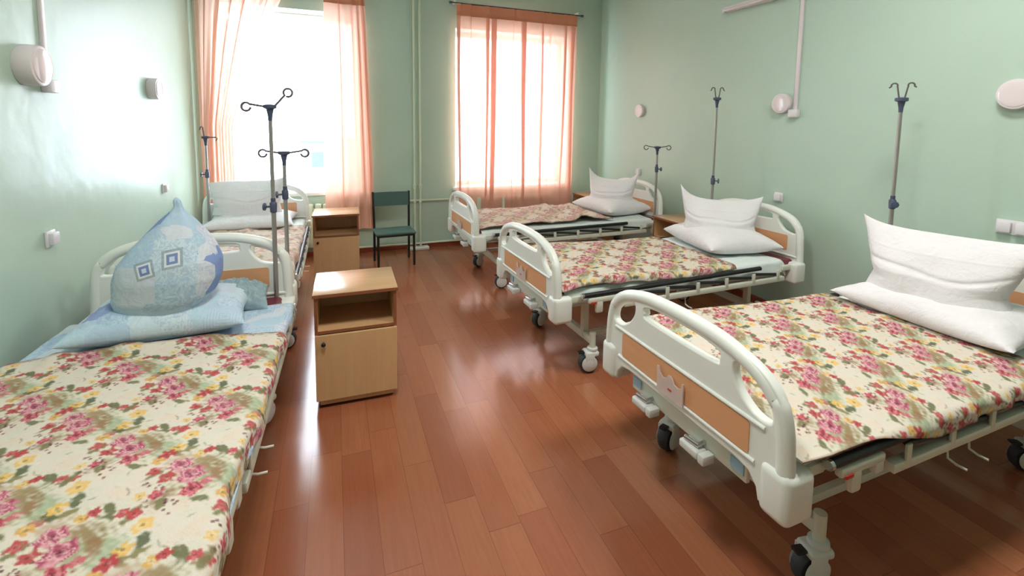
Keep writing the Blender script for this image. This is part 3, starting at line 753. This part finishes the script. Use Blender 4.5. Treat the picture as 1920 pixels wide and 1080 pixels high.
def ztop_flat(X, s): return MT+0.014+0.038*np.exp(-((X-0.45)/0.45)**2)*np.clip((s+0.50)/0.35, 0, 1)**1.2+0.006*(1-(s/0.46)**2)
c_ = lambda v, a=0.0, sd=0: (lambda x: v+a*vnoise(x*4.3, 0*x, sd))
def ripple(a, fx, seed):
    return lambda X, s: (a*fbm(X*fx, s*fx*0.8, seed, 3), 0.012*fbm(X*7, 0*s, seed+4))
def bump_crumple(X, s):                        # gathered folds near the head end of the back right bed
    w = np.exp(-((X-1.15)/0.30)**2)
    return (0.014*fbm(X*6, s*5, 41, 3)+w*(0.030*np.maximum(0, fbm(X*7+s*3, s*4-X*3, 42, 3))+0.02)+0.05*np.exp(-((X-1.42)/0.08)**2-((s-0.30)/0.14)**2), 0.01*fbm(X*7, 0*s, 45))
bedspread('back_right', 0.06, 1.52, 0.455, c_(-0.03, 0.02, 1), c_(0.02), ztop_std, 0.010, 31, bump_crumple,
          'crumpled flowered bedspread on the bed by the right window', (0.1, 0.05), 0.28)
bedspread('mid_right', 0.05, 1.47, 0.462, c_(0.025, 0.015, 2), c_(0.03), ztop_std, 0.007, 32, ripple(0.007, 4, 51),
          'smooth flowered bedspread on the middle bed of the right row', (0.02, 0.22))
def hang_front(x): return -0.020+0.060*np.clip((x-0.40)/0.35, 0, 1)+0.008*np.exp(-((x-0.75)/0.3)**2)-0.03*np.clip((x-1.2)/0.3, 0, 1)+0.006*vnoise(x*4, 0*x, 8)
bedspread('front_right', 0.055, 1.55, 0.512, hang_front, c_(0.03), ztop_flat, 0.0045, 33, ripple(0.007, 3.4, 61),
          'flowered bedspread on the nearest right bed behind the big footboard', (0.16, 0.12))
def bump_left(X, s):
    w = np.exp(-((X-1.50)/0.05)**2)
    return (0.010*fbm(X*3.2, s*3.2, 71, 3)+0.020*w*(0.4+np.maximum(0, fbm(s*4+3, X*2, 74, 2)))+0.010*np.exp(-((X-1.15+0.2*s)/0.05)**2)*np.clip((-s-0.1)*4, 0, 1), 0.012*fbm(X*6, 0*s, 75))
bedspread('front_left', 0.06, 1.535, 0.515, c_(0.05, 0.012, 3), c_(0.02), ztop_std, 0.0040, 34, bump_left,
          'big flowered bedspread on the left bed in the foreground', (0.08, 0.31))
def hang_bl(x): return 0.07+0.05*np.clip((0.5-x)*2.5, 0, 1)+0.012*vnoise(x*6, 0*x, 18)
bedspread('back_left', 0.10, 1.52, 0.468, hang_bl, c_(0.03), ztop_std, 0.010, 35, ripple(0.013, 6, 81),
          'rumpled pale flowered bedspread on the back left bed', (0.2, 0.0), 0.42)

# ------------------------------------------------------------------ pillows
def pillow_pts(w, h, t, seed, n=72, sag=0.0, wr=0.006):
    """square pillow lying flat: top and bottom shells with pointed corners"""
    u = np.linspace(-1, 1, n)[:, None]+0*np.zeros((1, n)); v = u.T
    f = lambda q: (1-np.abs(q)**2.6)
    th = t/2*np.power(np.clip(f(u)*f(v), 0, 1), 0.48)
    pin = 0.10
    x = w/2*u*(1-pin*(1-np.abs(v)**1.5)*np.abs(u)**2); y = h/2*v*(1-pin*(1-np.abs(u)**1.5)*np.abs(v)**2)
    edge = np.clip(f(u)*f(v)*3, 0, 1)
    zt = th+wr*edge*fbm(u*3.2+5, v*3.2, seed, 3); zb = -th*0.75
    top = np.stack([x, y, zt], -1); bot = np.stack([x, y, zb], -1)
    return top, bot
def shell_obj(name, top, bot, mat):
    n = top.shape[0]; bm = bmesh.new()
    for S, flip in ((top, False), (bot, True)):
        V = [[bm.verts.new(S[i, j]) for j in range(S.shape[1])] for i in range(n)]
        for i in range(n-1):
            for j in range(S.shape[1]-1):
                q = (V[i][j], V[i+1][j], V[i+1][j+1], V[i][j+1]); bm.faces.new(q[::-1] if flip else q)
    bmesh.ops.remove_doubles(bm, verts=bm.verts[:], dist=0.0008)
    bmesh.ops.recalc_face_normals(bm, faces=bm.faces[:])
    me = bpy.data.meshes.new(name); bm.to_mesh(me); bm.free()
    return mesh_obj(name, me, mat, None, angle=75)
def flat_pillow(k, loc, rz, w, h, t, seed, mat, label, tilt=0.0, ears=None):
    top, bot = pillow_pts(w, h, t, seed)
    for S in (top, bot):
        S[..., 2] += t*0.30
        S[..., 2] = np.maximum(S[..., 2], 0.002*fbm(S[..., 0]*9, S[..., 1]*9, seed, 2)-0.0)
        S[..., 2] += tilt*S[..., 0]
    bot[..., 2] = np.minimum(bot[..., 2], top[..., 2])
    o = shell_obj('pillow', top, bot, mat); tag(o, label, 'pillow', 'flat lower pillows'); on_bed(k, o, loc, rz); return o
def upright_pillow(k, loc, rz, w, h, t, seed, mat, label, ear_l=0.05, ear_r=0.05, dip=0.10, lean=0.05, flare=0.16):
    """pillow standing on its long edge: fat at the base, pinched along the top with two pointed ears.
       local x across, local -y is the face, z up"""
    n = 72; u = np.linspace(-1, 1, n)[:, None]+np.zeros((1, n)); v = np.linspace(0, 1, n)[None, :]+np.zeros((n, 1))
    topz = h*(1-dip*(1-np.abs(u)**2.2))+np.where(u < 0, ear_l, ear_r)*np.abs(u)**5
    wv = 1-flare+flare*np.abs(v-0.28)**0.9*1.55; wv = wv/wv.max()
    x = w/2*u*wv
    prof = np.clip(np.sin(PI*np.clip(v, 0, 1)**0.62)**0.75*0.85+0.75*(1-v)**2.0*np.clip(v*14, 0, 1)**0.5, 0, 1.1)
    side = np.power(np.clip(1-np.abs(u)**2.8, 0, 1), 0.5)
    th = t/2*prof*side**1.15
    z = v*topz
    yo = lean*v**1.5*(1-0.25*u*u)+0.02*np.sin(3*u+seed)*v
    wr = 0.010*fbm(u*1.7+seed, v*2.6, seed, 2)*side**2*np.clip(v*4, 0, 1)*np.clip((1-v)*4, 0, 1)
    crease = 0.012*np.exp(-((v-0.45-0.10*u*u+0.04*np.sin(4*u+seed))/0.035)**2)*side
    iron = 0.0045*np.exp(-((u-0.03)/0.012)**2)*side+0.003*np.exp(-((v-0.72)/0.012)**2)*side
    F = np.stack([x, yo-th-wr+crease-iron, z], -1); B = np.stack([x, yo+th+wr*0.6, z], -1)
    o = shell_obj('pillow', F, B, mat); tag(o, label, 'pillow', 'upright pillows'); on_bed(k, o, loc, rz); return o
PZ = MT+0.012
flat_pillow('back_right', (1.80, 0.0, PZ), 0.10, 0.60, 0.72, 0.24, 101, M_PILLOW, 'flat white pillow under the upright one on the bed by the right window')
flat_pillow('mid_right', (1.80, 0.02, PZ), -0.22, 0.62, 0.74, 0.24, 102, M_PILLOW, 'flat white pillow under the upright one on the middle right bed')
flat_pillow('front_right', (1.76, -0.02, PZ), -0.04, 0.62, 0.80, 0.20, 103, M_PILLOW, 'flat pale pillow under the wide upright one on the nearest right bed')
flat_pillow('back_left', (1.78, 0.0, PZ), 0.0, 0.60, 0.76, 0.17, 104, M_PILLOW, 'flat white pillow under the upright one on the back left bed')
flat_pillow('front_left', (1.78, 0.02, PZ), 0.06, 0.52, 0.70, 0.20, 105, M_BLUE, 'flat light blue patterned pillow on the left bed')
UZ = PZ+0.105
# rz = direction the pillow face's local x axis points, relative to the bed axis
upright_pillow('back_right', (1.78, -0.02, UZ), -PI/2+0.62, 0.60, 0.31, 0.26, 111, M_PILLOW, 'upright white pillow with two pointed corners on the bed by the right window', 0.09, 0.07, 0.12)
upright_pillow('mid_right', (1.80, 0.03, UZ), -PI/2+0.75, 0.64, 0.31, 0.27, 112, M_PILLOW, 'upright white pillow with a tall left corner on the middle right bed', 0.085, 0.02, 0.10)
upright_pillow('front_right', (1.72, 0.02, UZ-0.015), -PI/2+0.10, 0.74, 0.37, 0.30, 113, M_PILLOW, 'large upright white pillow with creased face on the nearest right bed', 0.035, 0.02, 0.03, 0.05, 0.24)
upright_pillow('back_left', (1.82, 0.04, UZ), -PI/2-0.10, 0.68, 0.32, 0.26, 114, M_PILLOW, 'upright white pillow leaning toward the wall on the back left bed', -0.02, 0.05, 0.02, 0.10)
def tear_pillow():
    # blue pillow standing on one corner: bulging body, twisted tip on top
    n, m = 90, 64; v = np.linspace(0, 1, n)[:, None]; a = np.linspace(0, 2*PI, m+1)[None, :]
    H = 0.61
    hv = np.array([0, 0.04, 0.12, 0.25, 0.40, 0.52, 0.64, 0.74, 0.83, 0.89, 0.925, 0.96, 0.985, 1.0]); rv = np.array([0.015, 0.075, 0.142, 0.194, 0.210, 0.200, 0.160, 0.114, 0.070, 0.034, 0.018, 0.017, 0.017, 0.004])
    R = np.interp(v, hv, rv)
    for _ in range(2): R[1:-1] = (R[:-2]+2*R[1:-1]+R[2:])/4
    ax = np.interp(v, [0, 0.3, 0.7, 0.93, 1.0], [-0.085, -0.02, 0.02, 0.03, 0.022])
    sq = (np.abs(np.cos(a))**2.6+np.abs(np.sin(a))**2.6)**(-1/2.6)
    wr = 1+0.05*np.sin(6*a+8*v)*np.clip(v-0.55, 0, 1)*2+0.025*fbm(a*1.6+0*v, v*5, 5, 2)*np.sin(a/2)**2
    x = ax+R*sq*np.cos(a)*wr*1.02; y = 0.70*R*sq*np.sin(a)*wr+0.05*(v-0.2); z = v*H-0.02+0*a
    P = np.stack([x, y, z], -1)
    me = grid_mesh('pillow', P); bm = bmesh.new(); bm.from_mesh(me); bmesh.ops.remove_doubles(bm, verts=bm.verts[:], dist=0.0005)
    bmesh.ops.recalc_face_normals(bm, faces=bm.faces[:]); bm.to_mesh(me); bm.free()
    o = mesh_obj('pillow', me, M_BLUEP, None, angle=75)
    tag(o, 'plump blue pillow standing on its corner with a twisted tip, on the left bed', 'pillow', 'upright pillows')
    o.location = (-0.728, 2.56, 0.645); o.rotation_euler = (0, 0, -0.15)
tear_pillow()
def spare_cloth():                            # bunched blue fabric behind the pillow at the headboard
    n = 60; u = np.linspace(-1, 1, n)[:, None]+np.zeros((1, n)); v = u.T
    top, bot = pillow_pts(0.26, 0.22, 0.12, 77, n)
    top[..., 2] += 0.018*fbm(u*5, v*5, 78, 3)*np.clip((1-np.abs(u))*4, 0, 1)*np.clip((1-np.abs(v))*4, 0, 1)
    o = shell_obj('folded_pillowcase', top, bot, M_TEAL); o.location = (-0.485, 2.82, 0.655); o.rotation_euler = (0.35, 0.25, 0.2)
    tag(o, 'bunched blue pillowcase between the flat blue pillow and the headboard', 'pillowcase')
spare_cloth()

# ------------------------------------------------------------------ IV poles
def iv_pole(x, y, z0, ztop, zcl, hooks, label, knob=(-1, 0), wire=0.0046):
    t = thing('iv_pole', label, 'IV pole', (x, y, z0), 0, 'IV poles fixed to the beds')
    b = MB(); b.tube([(0, 0, 0), (0, 0, zcl-z0)], 0.0125, 12); b.build('lower_tube', M_ALU, t)
    b = MB(); b.tube([(0, 0, zcl-z0), (0, 0, ztop-z0)], 0.0105, 12); b.build('upper_tube', M_ALU, t)
    c = MB(); c.lathe([(0.012, -0.035), (0.018, -0.03), (0.020, 0.02), (0.014, 0.028)], (0, 0, zcl-z0), 'z', 16); c.lathe([(0.013, 0.028), (0.013, 0.05)], (0, 0, zcl-z0), 'z', 12)
    cl = c.build('clamp', M_CLAMP, t, label='dark blue clamp')
    kx, ky = knob; b = MB(); b.tube([(kx*0.012, ky*0.012, zcl-z0), (kx*0.045, ky*0.045, zcl-z0)], 0.006, 8)
    ax = (Vector((kx, ky, 0)).normalized(), Vector((-ky, kx, 0)).normalized(), Vector((0, 0, 1)))
    b.lathe([(0.006, -0.006), (0.022, -0.004), (0.022, 0.006), (0.008, 0.009)], (kx*0.046, ky*0.046, zcl-z0), ax, 8); b.build('clamp_knob', M_CLAMP, cl)
    h = MB(); zt = ztop-z0
    h.lathe([(0.011, -0.075), (0.013, -0.045), (0.020, -0.010), (0.034, -0.004), (0.034, 0.014), (0.010, 0.018)], (0, 0, zt), 'z', 18); hd = h.build('hook_head', M_CLAMP, t, label='dark plastic hook head')
    for kind, (dx, dy) in hooks:
        d = Vector((dx, dy, 0)).normalized(); Z = Vector((0, 0, 1)); o = Vector((0, 0, zt+0.004))
        if kind == 'loop': pts = [o+d*0.025, o+d*0.10+Z*0.012]; c0 = o+d*0.122-Z*0.002; pts += [c0+(-d*math.cos(q)+Z*math.sin(q))*0.023 for q in np.linspace(0.6, 6.2, 18)]
        elif kind == 'raised': pts = [o+d*0.022, o+d*0.075+Z*0.062]; c0 = o+d*0.095+Z*0.080; pts += [c0+((-d*math.cos(q)+Z*math.sin(q)))*0.023 for q in np.linspace(-0.7, 5.2, 18)]
        elif kind == 'up': pts = [o+d*0.012, o+d*0.026+Z*0.085]; c0 = o+d*0.040+Z*0.085; pts += [c0+(-d*math.cos(q)+Z*math.sin(q))*0.016 for q in np.linspace(0.2, 3.4, 10)]+[c0+d*0.026-Z*0.012]
        else: pts = [o+d*0.02, o+d*0.085, o+d*0.098-Z*0.012, o+d*0.088-Z*0.035]
        b = MB(); b.tube(pts, wire, 8); b.build('hook', M_HOOK, hd)
    return t
VX = (0.935, -0.355)
iv_pole(-0.333, 2.955, 0.42, 1.675, 1.112, [('loop', (-1, 0.15)), ('raised', (1, -0.1))], 'tall IV pole at the headboard of the left bed with blue bedding', (-1, 0.2), 0.0062)
iv_pole(-0.300, 3.285, 0.42, 1.395, 1.135, [('loop', (-1, 0.1)), ('loop', (1, -0.1))], 'shorter IV pole at the foot of the back left bed, just behind the tall one', (-1, -0.3), 0.0062)
iv_pole(-1.160, 5.275, 0.42, 1.430, 1.075, [('up', (-0.3, -0.5)), ('side', (1, 0))], 'small IV pole by the left wall behind the back left bed', (-1, 0), 0.0062)
iv_pole(3.270, 4.185, 0.45, 1.362, 1.13, [('loop', (-VX[0], -VX[1])), ('loop', VX)], 'IV pole at the head of the bed by the right window', VX)
iv_pole(3.260, 3.360, 0.45, 1.845, 1.10, [('up', (-1, 0.3)), ('up', (1, -0.3))], 'tall IV pole behind the pillow of the middle right bed', (0.8, -0.6))
iv_pole(3.280, 1.880, 0.45, 1.775, 1.13, [('up', (-0.5, 0.85)), ('up', (0.5, -0.85))], 'tall IV pole behind the pillow of the nearest right bed', (-0.7, -0.7))

# ------------------------------------------------------------------ nightstands
def make_nightstand():
    t = thing('nightstand', 'x', 'nightstand', (0, 0, 0), 0, 'wooden bedside nightstands')
    w, d, h = 0.44, 0.395, 0.66; T = 0.016
    b = MB(); b.box(-w/2-0.008, w/2+0.008, -0.012, d, h-0.020, h, 0.004); tp = b.build('top', M_MAPLETOP, t)
    b = MB(); b.box(-w/2-0.0085, w/2+0.0085, -0.0135, -0.0115, h-0.0195, h-0.002); b.build('edge_band', M_EDGE, tp)
    for s in (-1, 1):
        x0, x1 = sorted((s*w/2, s*(w/2-T)))
        b = MB(); b.box(x0, x1, 0.0, d-0.004, 0.045, h-0.020, 0.001, 1); p = b.build('side_panel', M_MAPLE, t)
        b = MB(); b.box(x0, x1, -0.0016, 0.001, 0.43, h-0.021); b.build('edge_band', M_EDGE, p)
    b = MB(); b.box(-w/2+T, w/2-T, d-0.014, d-0.006, 0.06, h-0.02); b.build('back_panel', M_MAPLE, t)
    b = MB(); b.box(-w/2+T, w/2-T, 0.004, d-0.014, 0.430, 0.446); sh = b.build('shelf', M_MAPLE, t)
    b = MB(); b.box(-w/2+T, w/2-T, 0.0, 0.004, 0.430, 0.446); b.build('edge_band', M_EDGE, sh)
    b = MB(); b.box(-w/2+0.001, w/2-0.001, -0.018, -0.002, 0.052, 0.427, 0.0015, 1); dr = b.build('door', M_MAPLE, t)
    b = MB(); b.lathe([(0.006, 0.0), (0.006, 0.010), (0.011, 0.014), (0.012, 0.022), (0.008, 0.027), (0.002, 0.028)], (-w/2+0.045, -0.018, 0.385), (Vector((0, -1, 0)), Vector((1, 0, 0)), Vector((0, 0, 1))), 16); b.build('knob', M_BLACK, dr, label='small black knob')
    b = MB(); b.box(-w/2+T, w/2-T, 0.0, d-0.02, 0.045, 0.061); b.box(-w/2+0.02, w/2-0.02, 0.004, 0.018, 0.018, 0.050); b.build('plinth', M_MAPLE, t)
    for sx in (-1, 1):
        for y in (0.03, d-0.04):
            b = MB(); b.lathe([(0.006, -0.009), (0.0155, -0.008), (0.0165, 0), (0.0155, 0.008), (0.006, 0.009)], (sx*(w/2-0.03), y, 0.0165), 'x', 16); b.box(sx*(w/2-0.03)-0.012, sx*(w/2-0.03)+0.012, y-0.010, y+0.010, 0.022, 0.045, 0.002, 1); b.build('castor', M_BLACK, t)
    return t
ns = make_nightstand()
NS = [((0.096, 2.690, 0), -0.02, 'nearest nightstand with open shelf, standing in the aisle by the left bed'),
      ((0.000, 5.030, 0), -0.03, 'nightstand in front of the left curtain, beside the green chair'),
      ((3.130, 3.800, 0), -PI/2, 'nightstand between the two farther right beds against the right wall'),
      ((3.100, 5.520, 0), -PI/2, 'nightstand in the far right corner behind the bed by the right window')]
for i, (loc, rz, lab) in enumerate(NS):
    o = ns if i == 0 else copy_tree(ns)
    o.location = loc; o.rotation_euler = (0, 0, rz); o['label'] = lab

# ------------------------------------------------------------------ chair
def chair():
    t = thing('chair', 'green vinyl chair with black metal legs against the far wall', 'chair', (0.615, 5.37, 0), 0.05); t.scale = (1.10, 1.0, 1.0)
    # rear posts, front legs (square tube), seat, backrest
    for s in (-1, 1):
        b = MB(); b.tube([(s*0.180, 0.165, 0.0), (s*0.180, 0.155, 0.37), (s*0.186, 0.190, 0.80)], 0.0125, 8); b.build('rear_leg', M_CHAIRF, t)
        b = MB(); b.tube([(s*0.178, -0.150, 0.0), (s*0.178, -0.145, 0.355)], 0.0125, 8); b.build('front_leg', M_CHAIRF, t)
    b = MB()
    for s in (-1, 1): b.box(s*0.178-0.011, s*0.178+0.011, -0.145, 0.155, 0.338, 0.360, 0.002)
    b.box(-0.178, 0.178, -0.156, -0.134, 0.338, 0.360, 0.002); b.box(-0.178, 0.178, 0.144, 0.166, 0.338, 0.360, 0.002); b.build('seat_frame', M_CHAIRF, t)
    b = MB(); b.box(-0.198, 0.198, -0.172, 0.150, 0.358, 0.388, 0.013, 3); b.build('seat', M_CHAIRSEAT, t)
    b = MB(); n = 14
    for j in range(1):
        P = []
        for i in range(n+1):
            x = -0.178+0.356*i/n; bow = 0.016*(1-(x/0.178)**2)
            P.append((x, bow))
        bmv = []
        for x, bow in P:
            bmv.append([b.bm.verts.new((x, y0+bow, z)) for y0, z in ((0.158, 0.635), (0.170, 0.795), (0.192, 0.795), (0.182, 0.635))])
        for A, B in zip(bmv, bmv[1:]):
            for q in range(4): b.bm.faces.new((A[q], A[(q+1) % 4], B[(q+1) % 4], B[q]))
        b.bm.faces.new(bmv[0]); b.bm.faces.new(bmv[-1][::-1])
    b.build('backrest', M_CHAIRG, t)
chair()

# ------------------------------------------------------------------ wall fittings
def wall_axis(side): return (Vector((1, 0, 0)) if side == 'L' else Vector((-1, 0, 0)), Vector((0, 1, 0)), Vector((0, 0, 1)))
def wx(side): return XL if side == 'L' else XR
def wall_lamp(side, y, z, R, D, label):
    t = thing('wall_lamp', label, 'wall lamp', (wx(side), y, z), 0, 'round wall lamps'); ax = wall_axis(side)
    b = MB(); b.lathe([(R*0.97, 0.0), (R, 0.006), (R, D*0.68), (R*0.96, D*0.84), (R*0.86, D*0.88)], (0, 0, 0), ax, 36); b.build('lamp_housing', M_LAMP, t)
    b = MB(); b.lathe([(R*0.85, D*0.86), (R*0.83, D*0.92), (R*0.70, D*0.965), (R*0.42, D*0.99), (0.002, D)], (0, 0, 0), ax, 36); b.build('lamp_glass', M_GLASSW, t)
wall_lamp('L', 2.95, 1.85, 0.098, 0.085, 'large round wall lamp high on the left wall above the front left bed')
wall_lamp('L', 4.60, 1.845, 0.085, 0.075, 'round wall lamp on the left wall nearer the window')
wall_lamp('R', 4.95, 1.783, 0.078, 0.050, 'round wall lamp on the right wall near the far corner')
wall_lamp('R', 2.955, 1.800, 0.085, 0.055, 'round wall lamp on the right wall beside the cable conduit')
wall_lamp('R', 1.478, 1.800, 0.085, 0.055, 'round wall lamp on the right wall above the nearest right bed')
def conduit(side, y0, y1, z0, label):
    t = thing('cable_conduit', label, 'cable conduit', (wx(side), y0, z0), 0, 'cable conduits down the walls'); s = 1 if side == 'L' else -1
    b = MB(); x0, x1 = sorted((0, s*0.016)); b.box(x0, x1, -0.017, 0.017, 0, ZC-z0, 0.003); b.build('trunking', M_LAMP, t)
    b = MB(); x0, x1 = sorted((0, s*0.045)); b.box(x0, x1, -0.042, 0.042, -0.062, 0.004, 0.008); b.build('junction_box', M_SWITCH, t)
conduit('L', 3.12, 3.10, 1.792, 'cable conduit with junction box beside the large left wall lamp')
conduit('R', 2.838, 2.838, 1.745, 'cable conduit with junction box on the right wall beside the middle lamp')
def socket(side, y, z, n, label, name='wall_socket', cat='socket'):
    t = thing(name, label, cat, (wx(side), y, z), 0, 'white wall switches and sockets'); s = 1 if side == 'L' else -1
    hw = 0.041*n; x0, x1 = sorted((0, s*0.012)); b = MB(); b.box(x0, x1, -hw, hw, -0.041, 0.041, 0.004); b.build('back_plate', M_SWITCH, t)
    for i in range(n):
        c = -hw+0.041+0.082*i; x0, x1 = sorted((s*0.010, s*0.034)); b = MB(); b.box(x0, x1, c-0.031, c+0.031, -0.031, 0.031, 0.006); b.build('cover', M_SWITCH, t)
socket('L', 3.045, 0.985, 1, 'white socket on the left wall above the front left bed')
socket('L', 4.79, 1.012, 1, 'white socket on the left wall beside the back left bed')
socket('R', 4.95, 1.018, 1, 'small white socket on the right wall above the bed by the window')
socket('R', 2.94, 0.996, 1, 'white socket on the right wall above the middle bed headboard')
socket('R', 1.43, 1.048, 2, 'double white socket at the right wall above the nearest right bed')
t = thing('fluorescent_lamp', 'slim white fluorescent strip lamp high on the right wall', 'lamp', (XR, 3.04, 2.72))
b = MB(); b.box(-0.045, 0, -0.60, 0.60, -0.025, 0.030, 0.006); b.build('lamp_body', M_LAMP, t)
b = MB(); b.tube([(-0.060, -0.57, -0.012), (-0.060, 0.57, -0.012)], 0.013, 12); b.build('tube', M_GLASSW, t)
for s in (-1, 1):
    b = MB(); b.box(-0.075, -0.04, s*0.58-0.012, s*0.58+0.012, -0.030, 0.008, 0.004); b.build('tube_holder', M_SWITCH, t)

# added fill lamps on the ceiling, unseen, to brighten the near half
if CEIL_FILL:
    for x, y in ((0.1, 1.2), (2.2, 1.2)):
        t = thing('ceiling_fill_lamp', 'flat white fill lamp added out of view over the near half of the ward', 'ceiling lamp', (x, y, ZC), 0, 'added fill lamps')
        b = MB(); b.box(-0.30, 0.30, -0.30, 0.30, -0.06, 0, 0.01); b.build('lamp_body', M_WHITEPAINT, t)
        ld = bpy.data.lights.new('ceiling_fill_light', 'AREA'); ld.shape = 'SQUARE'; ld.size = 0.55; ld.energy = CEIL_FILL; ld.color = (1.0, 0.97, 0.93)
        lo = bpy.data.objects.new('ceiling_fill_light', ld); C.objects.link(lo); lo.parent = t; lo.location = (0, 0, -0.065)
